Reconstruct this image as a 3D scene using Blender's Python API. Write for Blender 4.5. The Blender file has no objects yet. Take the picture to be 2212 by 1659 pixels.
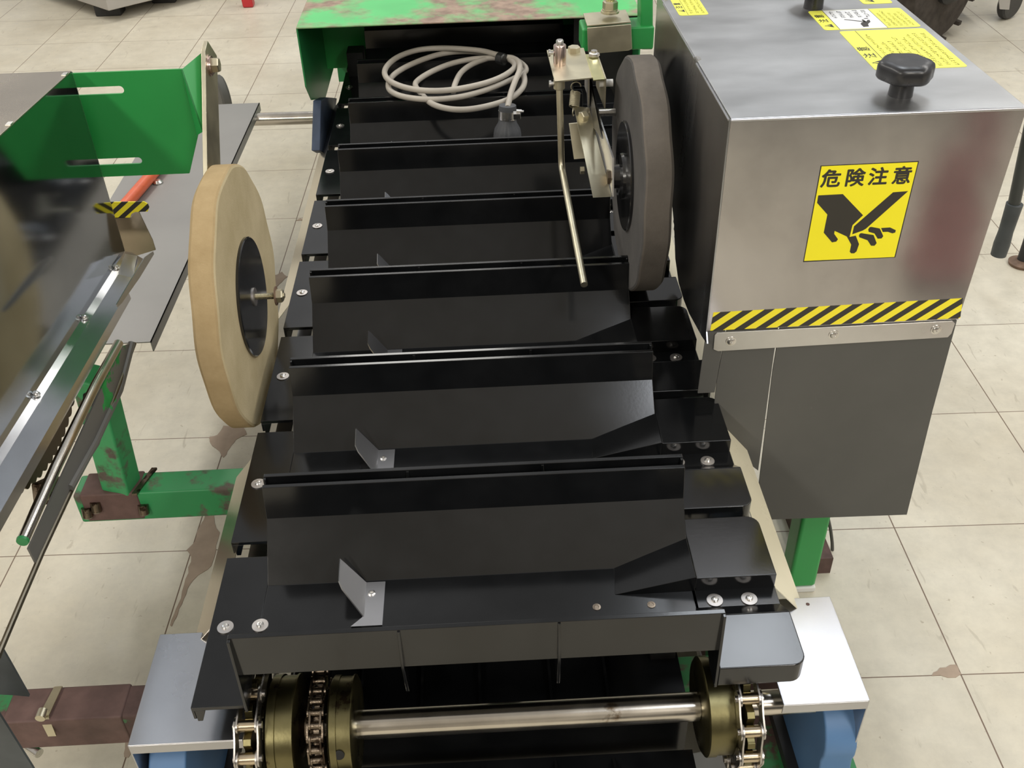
import bpy, bmesh, math, random
from mathutils import Vector, Matrix
random.seed(7)
S = bpy.context.scene
COL = S.collection

# ------------------------------------------------------------------ camera
FPX = 2160.44
CAM = Vector((0.0, 0.0, 1.2565))
FW = Vector((0.0220679, 0.79614646, -0.60470143))
RT = Vector((0.99867978, -0.04561828, -0.02361506))
UP = Vector((0.04638649, 0.60338196, 0.79610207))
cd = bpy.data.cameras.new('camera'); cam = bpy.data.objects.new('camera', cd); COL.objects.link(cam)
cd.sensor_width = 36.0; cd.lens = FPX / 2212 * 36.0; cd.clip_start = 0.02; cd.clip_end = 60
cam.matrix_world = Matrix(((RT.x, UP.x, -FW.x, CAM.x), (RT.y, UP.y, -FW.y, CAM.y), (RT.z, UP.z, -FW.z, CAM.z), (0, 0, 0, 1)))
S.camera = cam

# ------------------------------------------------------------------ world, lamps, exposure
S.view_settings.view_transform = 'Standard'; S.view_settings.look = 'None'
S.view_settings.exposure = 0.0; S.view_settings.gamma = 1.0; S.view_settings.use_curve_mapping = False
w = bpy.data.worlds.new('world'); S.world = w; w.use_nodes = True
nt = w.node_tree; nt.nodes.clear()
tc = nt.nodes.new('ShaderNodeTexCoord'); nz = nt.nodes.new('ShaderNodeTexNoise'); nz.inputs['Scale'].default_value = 2.0; nz.inputs['Detail'].default_value = 3
cr = nt.nodes.new('ShaderNodeValToRGB'); bg = nt.nodes.new('ShaderNodeBackground'); wo = nt.nodes.new('ShaderNodeOutputWorld')
cr.color_ramp.elements[0].position = .36; cr.color_ramp.elements[0].color = (.40, .38, .35, 1)
cr.color_ramp.elements[1].position = .64; cr.color_ramp.elements[1].color = (1.0, .98, .95, 1)
sx_ = nt.nodes.new('ShaderNodeSeparateXYZ'); nt.links.new(tc.outputs['Generated'], sx_.inputs[0])
cy_r = nt.nodes.new('ShaderNodeValToRGB'); mr_ = nt.nodes.new('ShaderNodeMapRange'); mr_.inputs[1].default_value = -1; mr_.inputs[2].default_value = 1
nt.links.new(sx_.outputs[1], mr_.inputs[0]); nt.links.new(mr_.outputs[0], cy_r.inputs[0])
e_ = cy_r.color_ramp.elements; e_[0].position = .10; e_[0].color = (.66, .60, .50, 1); e_[1].position = .72; e_[1].color = (.74, .75, .77, 1)
mx_ = nt.nodes.new('ShaderNodeMix'); mx_.data_type = 'RGBA'; mx_.blend_type = 'MULTIPLY'; mx_.inputs[0].default_value = 1
nt.links.new(tc.outputs['Generated'], nz.inputs['Vector']); nt.links.new(nz.outputs['Fac'], cr.inputs['Fac'])
nt.links.new(cr.outputs['Color'], mx_.inputs[6]); nt.links.new(cy_r.outputs['Color'], mx_.inputs[7])
nt.links.new(mx_.outputs[2], bg.inputs['Color']); bg.inputs['Strength'].default_value = 0.85
nt.links.new(bg.outputs['Background'], wo.inputs['Surface'])
def area(name, loc, sx, sy, power, col=(1, .97, .92), rot=(0, 0, 0)):
    l = bpy.data.lights.new(name, 'AREA'); l.shape = 'RECTANGLE'; l.size = sx; l.size_y = sy; l.energy = power; l.color = col
    o = bpy.data.objects.new(name, l); COL.objects.link(o); o.location = loc; o.rotation_euler = rot; return o
area('tube_or_fill_light', (-1.95, 1.9, 2.9), .30, 5.0, 80, (1, .96, .88))
area('tube_or_fill_light', (-1.9, -2.6, 2.9), .3, 2.2, 95, (1, .95, .86))  # added fill lamp behind the camera, to brighten the guard front
area('tube_or_fill_light', (1.9, -2.6, 2.9), .3, 2.2, 95, (1, .95, .86))  # second added fill lamp, on the right side
area('tube_or_fill_light', (2.6, 1.8, 2.9), .22, 5.5, 66, (1, .97, .91))
area('ceiling_panel_light', (1.05, -.66, 2.9), .75, .75, 15, (.90, .94, 1))
area('ceiling_panel_light', (.98, 2.47, 2.9), .56, 1.30, 21, (.88, .94, 1))
area('ceiling_panel_light', (-.35, 4.6, 2.9), .9, .9, 22, (1, .97, .91))

# ------------------------------------------------------------------ helpers
def pt(px, py, **k):
    """the point of the real plane x=, y= or z= that the photograph shows at pixel px, py"""
    d = FW + RT * ((px - 1106) / FPX) - UP * ((py - 829.5) / FPX)
    a, v = list(k.items())[0]; i = 'xyz'.index(a); t = (v - CAM[i]) / d[i]
    return CAM + d * t
def V(*a): return Vector(a if len(a) == 3 else a[0])
def wloc(o):
    p = Vector((0, 0, 0))
    while o is not None: p = p + o.location; o = o.parent
    return p
class MB:
    def __init__(s): s.b = bmesh.new()
    def poly(s, pts, mi=0):
        vs = [s.b.verts.new(p) for p in pts]
        f = s.b.faces.new(vs); f.material_index = mi; return s
    def slab(s, pts, d, mi=0):
        """closed solid: outline pts pushed along vector d"""
        pts = [Vector(p) for p in pts]; d = Vector(d); n = len(pts)
        a = [s.b.verts.new(p) for p in pts]; c = [s.b.verts.new(p + d) for p in pts]
        fs = [s.b.faces.new(a[::-1]), s.b.faces.new(c)]
        for i in range(n): fs.append(s.b.faces.new((a[i], a[(i + 1) % n], c[(i + 1) % n], c[i])))
        for f in fs: f.material_index = mi
        return s
    def box(s, x0, x1, y0, y1, z0, z1, mi=0):
        return s.slab([(x0, y0, z0), (x1, y0, z0), (x1, y1, z0), (x0, y1, z0)], (0, 0, z1 - z0), mi)
    def yz(s, pts, x0, x1, mi=0): return s.slab([(x0, y, z) for y, z in pts], (x1 - x0, 0, 0), mi)
    def xz(s, pts, y0, y1, mi=0): return s.slab([(x, y0, z) for x, z in pts], (0, y1 - y0, 0), mi)
    def xy(s, pts, z0, z1, mi=0): return s.slab([(x, y, z0) for x, y in pts], (0, 0, z1 - z0), mi)
    def bar(s, p, q, wd, th, up=(0, 0, 1)):
        p = V(p); q = V(q); d = (q - p).normalized(); sd = d.cross(V(up)).normalized(); u = sd.cross(d)
        c = [p + sd * a * wd / 2 + u * b * th / 2 for a, b in ((-1, -1), (1, -1), (1, 1), (-1, 1))]
        return s.slab(c, q - p)
    def lathe(s, p, q, prof, n=32, mi=0):
        """prof: list of (t along p->q in metres, radius)"""
        p = V(p); q = V(q); d = (q - p).normalized(); u = d.orthogonal().normalized(); v = d.cross(u); rings = []
        for t, r in prof:
            if r < 1e-6: rings.append([s.b.verts.new(p + d * t)])
            else: rings.append([s.b.verts.new(p + d * t + (u * math.cos(a) + v * math.sin(a)) * r) for a in [2 * math.pi * i / n for i in range(n)]])
        for A, B in zip(rings, rings[1:]):
            for i in range(n):
                j = (i + 1) % n
                if len(A) == 1 and len(B) == 1: continue
                if len(A) == 1: f = (A[0], B[j], B[i])
                elif len(B) == 1: f = (A[i], A[j], B[0])
                else: f = (A[i], A[j], B[j], B[i])
                s.b.faces.new(f).material_index = mi
        if len(rings[0]) > 1: s.b.faces.new(rings[0][::-1]).material_index = mi
        if len(rings[-1]) > 1: s.b.faces.new(rings[-1]).material_index = mi
        return s
    def cyl(s, p, q, r, n=24, mi=0, r2=None):
        L = (V(q) - V(p)).length; return s.lathe(p, q, [(0, r), (L, r if r2 is None else r2)], n, mi)
    def tube(s, pts, r, n=12, closed=False, caps=True):
        pts = [V(p) for p in pts]; N = len(pts); rings = []; u = None
        for i, p in enumerate(pts):
            a = pts[i - 1] if (i or closed) else p; c = pts[(i + 1) % N] if (i < N - 1 or closed) else p
            d = (c - a).normalized()
            u = d.orthogonal().normalized() if u is None else (u - d * u.dot(d)).normalized()
            v = d.cross(u)
            rings.append([s.b.verts.new(p + (u * math.cos(t) + v * math.sin(t)) * r) for t in [2 * math.pi * k / n for k in range(n)]])
        M = N if closed else N - 1
        for i in range(M):
            A, B = rings[i], rings[(i + 1) % N]
            for k in range(n): s.b.faces.new((A[k], A[(k + 1) % n], B[(k + 1) % n], B[k]))
        if caps and not closed: s.b.faces.new(rings[0][::-1]); s.b.faces.new(rings[-1])
        return s
    def build(s, name, mats, parent=None, bevel=0, label=None, smooth=35):
        o_ = wloc(parent) if parent is not None else Vector((0, 0, 0))
        bmesh.ops.recalc_face_normals(s.b, faces=s.b.faces[:])
        for v in s.b.verts: v.co -= o_
        me = bpy.data.meshes.new(name); s.b.to_mesh(me); s.b.free()
        for m in (mats if isinstance(mats, (list, tuple)) else [mats]): me.materials.append(m)
        for p in me.polygons: p.use_smooth = True
        me.set_sharp_from_angle(angle=math.radians(smooth))
        o = bpy.data.objects.new(name, me); COL.objects.link(o)
        if parent is not None: o.parent = parent
        if bevel:
            m = o.modifiers.new('bevel', 'BEVEL'); m.width = bevel; m.segments = 2; m.limit_method = 'ANGLE'; m.angle_limit = math.radians(40)
            m.harden_normals = True
        if label: o['label'] = label
        return o
def thing(name, label, cat, loc, group=None):
    o = bpy.data.objects.new(name, None); COL.objects.link(o); o.location = loc; o.empty_display_size = .05
    o['label'] = label; o['category'] = cat
    if group: o['group'] = group
    return o
def tag(o, label, cat, group=None):
    o['label'] = label; o['category'] = cat
    if group: o['group'] = group
    return o
def arc(cx, cy, r, a0, a1, n=6):
    return [(cx + r * math.cos(math.radians(a0 + (a1 - a0) * i / n)), cy + r * math.sin(math.radians(a0 + (a1 - a0) * i / n))) for i in range(n + 1)]
def smoothpath(P, k=6):
    P = [V(p) for p in P]; out = []
    for i in range(len(P) - 1):
        a = P[max(i - 1, 0)]; b = P[i]; c = P[i + 1]; d = P[min(i + 2, len(P) - 1)]
        for j in range(k):
            t = j / k
            out.append(.5 * ((2 * b) + (c - a) * t + (2 * a - 5 * b + 4 * c - d) * t * t + (3 * b - a - 3 * c + d) * t ** 3))
    out.append(P[-1]); return out

# ------------------------------------------------------------------ materials
def newmat(name):
    m = bpy.data.materials.new(name); m.use_nodes = True; n = m.node_tree; n.nodes.clear()
    b = n.nodes.new('ShaderNodeBsdfPrincipled'); o = n.nodes.new('ShaderNodeOutputMaterial'); n.links.new(b.outputs[0], o.inputs[0])
    return m, n, b
def noise(n, scale, detail=4, vec=None, rough=.55, stretch=None, dist=0):
    t = n.nodes.new('ShaderNodeTexCoord'); z = n.nodes.new('ShaderNodeTexNoise')
    z.inputs['Scale'].default_value = scale; z.inputs['Detail'].default_value = detail; z.inputs['Roughness'].default_value = rough
    z.inputs['Distortion'].default_value = dist
    src = t.outputs['Object']
    if stretch:
        mp = n.nodes.new('ShaderNodeMapping'); mp.inputs['Scale'].default_value = stretch; n.links.new(src, mp.inputs['Vector']); src = mp.outputs[0]
    n.links.new(src, z.inputs['Vector']); return z.outputs['Fac']
def ramp(n, fac, stops, interp='LINEAR'):
    r = n.nodes.new('ShaderNodeValToRGB'); r.color_ramp.interpolation = interp
    el = r.color_ramp.elements
    while len(el) < len(stops): el.new(.5)
    for e, (p, c) in zip(el, stops):
        e.position = p; e.color = (c[0], c[1], c[2], 1) if isinstance(c, (tuple, list)) else (c, c, c, 1)
    n.links.new(fac, r.inputs['Fac']); return r.outputs['Color']
def bump(n, b, fac, strength=.1, dist=.001):
    k = n.nodes.new('ShaderNodeBump'); k.inputs['Strength'].default_value = strength; k.inputs['Distance'].default_value = dist
    n.links.new(fac, k.inputs['Height']); n.links.new(k.outputs[0], b.inputs['Normal'])
def plain(name, c, rough=.5, metal=0, spec=.5, var=.12, scale=30, bmp=0, coat=0):
    m, n, b = newmat(name)
    f = noise(n, scale)
    n.links.new(ramp(n, f, [(.3, tuple(x * (1 - var) for x in c)), (.7, tuple(min(1, x * (1 + var)) for x in c))]), b.inputs['Base Color'])
    n.links.new(ramp(n, noise(n, scale * .6, 5), [(.3, rough * .8), (.7, min(1, rough * 1.2))]), b.inputs['Roughness'])
    b.inputs['Metallic'].default_value = metal; b.inputs['Specular IOR Level'].default_value = spec
    if coat: b.inputs['Coat Weight'].default_value = coat; b.inputs['Coat Roughness'].default_value = .15
    if bmp: bump(n, b, noise(n, scale * 6, 4), bmp)
    return m
def metalmat(name, c, r0, r1, stretch=(1, 1, 1), scale=14, stains=None, bmp=.03, dist=0):
    m, n, b = newmat(name)
    f = noise(n, scale, 6, stretch=stretch, dist=dist)
    base = ramp(n, f, [(.12, tuple(x * .72 for x in c)), (.88, tuple(min(1, x * 1.08) for x in c))])
    if stains:
        g = noise(n, stains[0], 8, rough=.65)
        mk = ramp(n, g, [(stains[1], 0.), (stains[1] + (.05 if stains[0] > 8 else .22), 1.)])
        mx = n.nodes.new('ShaderNodeMix'); mx.data_type = 'RGBA'
        n.links.new(mk, mx.inputs[0]); n.links.new(base, mx.inputs[6]); mx.inputs[7].default_value = (*stains[2], 1); base = mx.outputs[2]
    n.links.new(base, b.inputs['Base Color'])
    n.links.new(ramp(n, noise(n, scale * .5, 5, stretch=stretch, dist=dist), [(.12, r0 * .8), (.88, r1 * 1.15)]), b.inputs['Roughness'])
    b.inputs['Metallic'].default_value = 1
    if bmp: bump(n, b, noise(n, scale * 8, 3, stretch=stretch), bmp)
    return m
def paint(name, c, chip=None, lvl=.55, scale=9, rough=.35, var=.12, soft=.03):
    m, n, b = newmat(name)
    base = ramp(n, noise(n, 5), [(.3, tuple(x * (1 - var) for x in c)), (.7, tuple(x * (1 + var) for x in c))])
    rr = None
    if chip:
        g = noise(n, scale, 9, rough=.62)
        mk = ramp(n, g, [(lvl - soft, 0.), (lvl + soft, 1.)])
        rust = ramp(n, noise(n, 40, 6), [(.35, tuple(x * .6 for x in chip)), (.65, chip)])
        mx = n.nodes.new('ShaderNodeMix'); mx.data_type = 'RGBA'
        n.links.new(mk, mx.inputs[0]); n.links.new(base, mx.inputs[6]); n.links.new(rust, mx.inputs[7]); base = mx.outputs[2]
        n.links.new(ramp(n, mk, [(0, rough), (1, .75)]), b.inputs['Roughness'])
    else: b.inputs['Roughness'].default_value = rough
    n.links.new(base, b.inputs['Base Color']); return m

M = {}
# glossy black moulded plastic
m, n, b = newmat('black_plastic')
n.links.new(ramp(n, noise(n, 18, 6), [(.35, (.0040, .0044, .0050)), (.7, (.0075, .0080, .0088))]), b.inputs['Base Color'])
n.links.new(ramp(n, noise(n, 7, 4, rough=.5), [(.3, .11), (.75, .19)]), b.inputs['Roughness'])
b.inputs['Specular IOR Level'].default_value = .55; bump(n, b, noise(n, 260, 2), .04, .0004); M['plastic'] = m
M['stainless'] = metalmat('stainless_sheet', (.62, .615, .61), .22, .36, (1, 1, 1), 9, bmp=.02)
M['stainless_top'] = metalmat('brushed_stainless_sheet', (.50, .50, .50), .38, .48, (1, 2.2, 1), 9, bmp=.012)
M['stainless_front'] = metalmat('smeared_stainless_sheet', (.43, .41, .395), .07, .17, (1.0, 1, .55), 5, stains=(3.6, .46, (.27, .255, .25)), bmp=.008, dist=1.2)
M['stainless_front'].node_tree.nodes['Principled BSDF'].inputs['Metallic'].default_value = .80
M['side'] = metalmat('scratched_dull_stainless', (.40, .41, .425), .16, .30, (1, 3, .5), 9, bmp=.012)
M['mirror'] = metalmat('polished_stainless_sheet', (.42, .45, .48), .05, .14, (1, 1, 1), 5, bmp=.004)
M['tan_reflect_top'] = metalmat('tan_reflection_stainless', (.52, .46, .38), .2, .32, (1, 1, 1), 6, bmp=.01)  # tan of the mirrored surroundings is put into the base colour
M['trough'] = metalmat('shiny_trough_steel', (.80, .80, .82), .12, .26, (1, 1, 1), 8, bmp=.008)
M['skirt'] = plain('cream_reflection_apron', (.80, .74, .55), .28, 0, .6, .05, 6)  # cream reflection of the lit floor painted into the apron colour
M['skirt2'] = metalmat('tan_reflection_apron', (.72, .66, .56), .16, .28, (1, 1, 1), 5, bmp=.004)  # tan floor reflection put into the apron's base colour
M['alu'] = metalmat('bright_aluminium', (.55, .55, .57), .24, .36, (1, 1, 1), 7, bmp=0)
M['steel'] = metalmat('turned_steel', (.62, .58, .52), .12, .26, (1, 1, 1), 20, stains=(14, .66, (.22, .16, .10)), bmp=.01)
M['bolt'] = metalmat('screw_steel', (.74, .72, .69), .22, .35, (1, 1, 1), 60, bmp=.02)
M['washer'] = metalmat('washer_steel', (.62, .585, .56), .34, .5, (1, 1, 1), 60, bmp=.02)
M['zinc'] = metalmat('yellow_zinc_plate', (.68, .63, .475), .34, .48, (1, 1, 1), 22, bmp=.02)
M['zincy'] = metalmat('bright_yellow_zinc', (.78, .76, .42), .25, .38, (1, 1, 1), 22, bmp=.02)
M['zincpink'] = metalmat('rosy_zinc', (.75, .60, .55), .18, .3, (1, 1, 1), 22, bmp=.01)
M['brass'] = metalmat('oily_yellow_zinc', (.19, .17, .085), .16, .42, (1, 1, 1), 26, stains=(34, .60, (.07, .05, .03)), bmp=.06)
M['oily'] = metalmat('oily_dirty_steel', (.26, .21, .16), .18, .45, (1, 1, 1), 60, stains=(60, .52, (.05, .035, .025)), bmp=.2)
M['olive'] = metalmat('olive_tinted_steel', (.20, .175, .13), .28, .4, (1, 1, 1), 30, bmp=.01)
M['chain'] = metalmat('chain_steel', (.50, .475, .45), .22, .38, (1, 1, 1), 40, stains=(40, .68, (.2, .13, .09)), bmp=.03)
M['roller'] = metalmat('roller_steel', (.60, .50, .36), .18, .3, (1, 1, 1), 40, bmp=.03)
M['grey_sheet'] = plain('grey_coated_sheet', (.27, .262, .25), .42, .35, .5, .06, 6, .03)
m, n, b = newmat('dark_grey_rubber')
def mixc(n, a, c, f):
    x = n.nodes.new('ShaderNodeMix'); x.data_type = 'RGBA'; n.links.new(f, x.inputs[0]); n.links.new(a, x.inputs[6]); x.inputs[7].default_value = (*c, 1); return x.outputs[2]
base = ramp(n, noise(n, 5), [(.3, (.080, .079, .073)), (.7, (.097, .095, .088))])
base = mixc(n, base, (.26, .25, .23), ramp(n, noise(n, 16, 6, stretch=(1.2, 1, .45), rough=.65, dist=1.0), [(.70, 0.), (.80, .7)]))
n.links.new(base, b.inputs['Base Color']); b.inputs['Roughness'].default_value = .6; b.inputs['Specular IOR Level'].default_value = .35; M['rubber'] = m
M['rubber2'] = plain('slate_grey_rubber', (.055, .062, .066), .5, 0, .4, .25, 14, .05)
M['knob'] = plain('black_knob_plastic', (.022, .022, .024), .3, 0, .5, .1, 30, .02)
M['green'] = paint('green_paint', (.030, .315, .075), None, rough=.34, var=.06)
M['green_flat'] = paint('green_plate_paint', (.018, .27, .055), None, rough=.42, var=.10)
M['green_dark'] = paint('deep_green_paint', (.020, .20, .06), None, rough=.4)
M['green_worn'] = paint('worn_green_paint', (.035, .30, .10), (.15, .125, .10), .555, 11, .45)
M['green_post'] = paint('scuffed_green_post_paint', (.045, .34, .12), (.15, .125, .10), .60, 11, .45)
M['green_rust'] = paint('rusted_green_paint', (.040, .22, .075), (.125, .072, .063), .44, 10, .5, soft=.02)
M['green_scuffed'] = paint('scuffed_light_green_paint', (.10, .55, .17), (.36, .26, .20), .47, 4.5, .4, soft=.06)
M['rust'] = plain('rust_primer', (.13, .078, .068), .65, 0, .4, .3, 24, .2)
M['rustmetal'] = plain('rusty_steel', (.20, .13, .09), .6, .4, .4, .35, 40, .2)
M['blue'] = paint('blue_paint', (.085, .185, .36), (.12, .09, .08), .68, 14, .5)
M['bluegrey'] = plain('dusty_dark_blue_paint', (.035, .05, .085), .55, 0, .4, .3, 18)
M['bluedark'] = plain('dark_steel', (.03, .03, .032), .5, .3, .5, .2, 18)
M['hub'] = plain('glossy_black_hub', (.012, .012, .013), .2, 0, .6, .4, 25, .03, .5)
M['cable'] = plain('grey_cable_sheath', (.40, .365, .315), .5, 0, .4, .14, 9)
M['gland'] = plain('grey_rubber_gland', (.075, .078, .085), .55, 0, .4, .1, 40)
M['tape'] = plain('black_tape', (.02, .02, .02), .2, 0, .6, .3, 80, .3)
M['red'] = plain('red_paint', (.50, .022, .03), .35, 0, .5, .05, 8)
M['maroon'] = plain('dull_red_paint', (.30, .03, .045), .4, 0, .4, .08, 8)
M['orange'] = plain('orange_red_rod_paint', (.62, .12, .05), .4, 0, .5, .15, 30)
M['sawsteel'] = metalmat('browned_saw_steel', (.20, .155, .11), .3, .45, (1, 1, 1), 16, stains=(9, .55, (.10, .065, .04)), bmp=.05)
M['yellow'] = plain('yellow_sticker', (.93, .83, .02), .45, 0, .4, .03, 10)
M['yellow2'] = plain('pale_yellow_sticker', (.90, .90, .12), .4, 0, .4, .04, 10)
M['white'] = plain('white_sticker', (.82, .83, .84), .4, 0, .4, .02, 10)
M['ink'] = plain('sticker_black_ink', (.035, .032, .026), .45, 0, .4, .05, 10)
M['ink2'] = plain('faded_sticker_ink', (.30, .27, .05), .5, 0, .4, .2, 200)
M['white_plastic'] = plain('white_plastic_cap', (.72, .72, .70), .5, 0, .4, .05, 20)
M['grey_machine'] = plain('light_grey_machine_paint', (.42, .40, .38), .45, .2, .5, .06, 5)
M['subfloor'] = plain('bare_brown_concrete', (.36, .28, .215), .75, 0, .3, .12, 22, .3)
M['darkgap'] = plain('grimy_or_shade_black', (.012, .012, .012), .5, 0, .3, .3, 20)
M['rubbertyre'] = plain('worn_dark_tyre', (.05, .042, .036), .8, 0, .3, .3, 30, .3)
# cream foam (two looks: clean face, soiled tread)
def foam(name, c0, c1, sc=12):
    m, n, b = newmat(name)
    n.links.new(ramp(n, noise(n, sc, 8, rough=.65), [(.3, c0), (.7, c1)]), b.inputs['Base Color'])
    b.inputs['Roughness'].default_value = .9; b.inputs['Specular IOR Level'].default_value = .15
    bump(n, b, noise(n, 420, 3), .35, .001); return m
M['foam_face'] = foam('cream_foam', (.47, .385, .225), (.60, .50, .315))
M['foam_tread'] = foam('soiled_cream_foam', (.33, .24, .125), (.45, .34, .19), 16)
M['foam_black'] = foam('black_foam', (.085, .082, .080), (.125, .118, .112))
M['foam_black_tread'] = foam('dusty_black_foam', (.125, .110, .094), (.19, .168, .145))
# hazard tape
def hazard(name, per, k, ax, off=0.0):
    m, n, b = newmat(name); t = n.nodes.new('ShaderNodeTexCoord'); s = n.nodes.new('ShaderNodeSeparateXYZ'); n.links.new(t.outputs['Object'], s.inputs[0])
    a = n.nodes.new('ShaderNodeMath'); a.operation = 'MULTIPLY_ADD'; n.links.new(s.outputs[ax], a.inputs[0]); a.inputs[1].default_value = -k; n.links.new(s.outputs[0], a.inputs[2])
    d = n.nodes.new('ShaderNodeMath'); d.operation = 'MULTIPLY_ADD'; n.links.new(a.outputs[0], d.inputs[0]); d.inputs[1].default_value = 1 / per; d.inputs[2].default_value = off + 50
    f = n.nodes.new('ShaderNodeMath'); f.operation = 'FRACT'; n.links.new(d.outputs[0], f.inputs[0])
    n.links.new(ramp(n, f.outputs[0], [(0, (.93, .80, .03)), (.52, (.03, .028, .024))], 'CONSTANT'), b.inputs['Base Color'])
    b.inputs['Roughness'].default_value = .45; return m
M['hazard'] = hazard('yellow_black_hazard_tape', .0268, 1.25, 2, .30)
M['hazard2'] = hazard('yellow_black_hazard_tape_small', .0215, 1.3, 2, .1)

# ------------------------------------------------------------------ floor
TILE = .303; TYAW = -.0238; TOX, TOY = .6852, 1.194
m, n, b = newmat('worn_cream_floor_tiles')
t = n.nodes.new('ShaderNodeTexCoord')
mp = n.nodes.new('ShaderNodeMapping'); mp.vector_type = 'TEXTURE'
mp.inputs['Location'].default_value = (TOX, TOY, 0); mp.inputs['Rotation'].default_value = (0, 0, TYAW); mp.inputs['Scale'].default_value = (TILE, TILE, TILE)
n.links.new(t.outputs['Object'], mp.inputs['Vector'])
wv = n.nodes.new('ShaderNodeTexNoise'); wv.inputs['Scale'].default_value = 9; wv.inputs['Detail'].default_value = 4; n.links.new(t.outputs['Object'], wv.inputs['Vector'])
sp = n.nodes.new('ShaderNodeSeparateXYZ'); n.links.new(mp.outputs[0], sp.inputs[0])
def edge(ch, wid):
    a = n.nodes.new('ShaderNodeMath'); a.operation = 'ADD'; a.inputs[1].default_value = 100.5; n.links.new(sp.outputs[ch], a.inputs[0])
    f = n.nodes.new('ShaderNodeMath'); f.operation = 'FRACT'; n.links.new(a.outputs[0], f.inputs[0])
    s_ = n.nodes.new('ShaderNodeMath'); s_.operation = 'SUBTRACT'; n.links.new(f.outputs[0], s_.inputs[0]); s_.inputs[1].default_value = .5
    q = n.nodes.new('ShaderNodeMath'); q.operation = 'ABSOLUTE'; n.links.new(s_.outputs[0], q.inputs[0])
    k = n.nodes.new('ShaderNodeMath'); k.operation = 'LESS_THAN'; n.links.new(q.outputs[0], k.inputs[0]); k.inputs[1].default_value = wid
    return k.outputs[0]
ex, ey = edge(0, .0036), edge(1, .0030)
mxm = n.nodes.new('ShaderNodeMath'); mxm.operation = 'MAXIMUM'; n.links.new(ex, mxm.inputs[0]); n.links.new(ey, mxm.inputs[1])
fl = n.nodes.new('ShaderNodeVectorMath'); fl.operation = 'FLOOR'; n.links.new(mp.outputs[0], fl.inputs[0])
wn = n.nodes.new('ShaderNodeTexWhiteNoise'); wn.noise_dimensions = '2D'; n.links.new(fl.outputs[0], wn.inputs['Vector'])
big = noise(n, 2.6, 7, rough=.6); fine = noise(n, 26, 6, rough=.7); spk = noise(n, 75, 3, rough=.6); scr = noise(n, 22, 3, stretch=(3.0, .55, 1), rough=.5, dist=.8)
c1 = ramp(n, big, [(.30, (.55, .50, .395)), (.70, (.70, .66, .555))])
def mix(a, bcol, fac, mode='MIX'):
    x = n.nodes.new('ShaderNodeMix'); x.data_type = 'RGBA'; x.blend_type = mode
    if isinstance(fac, float): x.inputs[0].default_value = fac
    else: n.links.new(fac, x.inputs[0])
    if isinstance(a, tuple): x.inputs[6].default_value = (*a, 1)
    else: n.links.new(a, x.inputs[6])
    if isinstance(bcol, tuple): x.inputs[7].default_value = (*bcol, 1)
    else: n.links.new(bcol, x.inputs[7])
    return x.outputs[2]
c2 = mix(c1, ramp(n, fine, [(.30, .86), (.62, 1.)]), 1.0, 'MULTIPLY')
c3 = mix(c2, ramp(n, wn.outputs['Value'], [(0, .93), (1, 1.)]), 1.0, 'MULTIPLY')
c4 = mix(c3, (.30, .25, .18), ramp(n, spk, [(.67, 0.), (.73, .6)]))
c5 = mix(c4, (.33, .29, .22), ramp(n, scr, [(.66, 0.), (.72, .42)]))
c6 = mix(c5, (.16, .11, .075), mxm.outputs[0])
n.links.new(c6, b.inputs['Base Color'])
n.links.new(ramp(n, fine, [(.3, .32), (.7, .55)]), b.inputs['Roughness']); b.inputs['Specular IOR Level'].default_value = .35
bump(n, b, big, .05, .003)
M['floor'] = m
floor = MB().box(-7, 7, -4, 12, -.05, 0).build('floor', M['floor']); floor['kind'] = 'structure'
def patch(pts, ox, oy, s):
    P = [pt(ox + a / s, oy + c / s, z=0) for a, c in pts]
    out = []
    for i, p in enumerate(P):
        q = P[(i + 1) % len(P)]; out.append(p); d = q - p
        for f in (.33, .66):
            out.append(p + d * f + Vector((random.uniform(-1, 1), random.uniform(-1, 1), 0)) * d.length * .06)
    MB().slab([(p.x, p.y, .0001) for p in out], (0, 0, .0007)).build('broken_tile_patch', M['subfloor'], floor, label='bare brown patch where the tile has broken away')
patch([(1130, 240), (1170, 240), (1165, 300), (1195, 380), (1175, 480), (1150, 560), (1080, 610), (1035, 660), (1000, 740), (968, 820), (935, 890), (925, 885), (955, 800), (990, 700), (1025, 600), (1040, 510), (1015, 475), (1060, 430), (1085, 350), (1115, 290)], 0, 1000, 2.5176)
patch([(1430, 1125), (1560, 1125), (1580, 1180), (1510, 1215), (1470, 1270), (1430, 1330), (1405, 1290), (1345, 1235), (1335, 1200), (1390, 1185)], 0, 540, 2.962)
patch([(340, 850), (430, 840), (510, 790), (600, 870), (530, 930), (450, 1010), (390, 1060), (340, 1000)], 540, 480, 7.373)
patch([(1640, 1090), (1690, 1040), (1790, 1020), (1822, 1080), (1790, 1100)], 1440, 1080, 2.865)
patch([(1440, 1260), (1560, 1240), (1540, 1400), (1520, 1480), (1490, 1540), (1440, 1530), (1450, 1400)], 0, 1350, 5.367)
patch([(2050, 1240), (2120, 1200), (2160, 1215), (2150, 1240)], 380, 320, 7.9)

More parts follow.
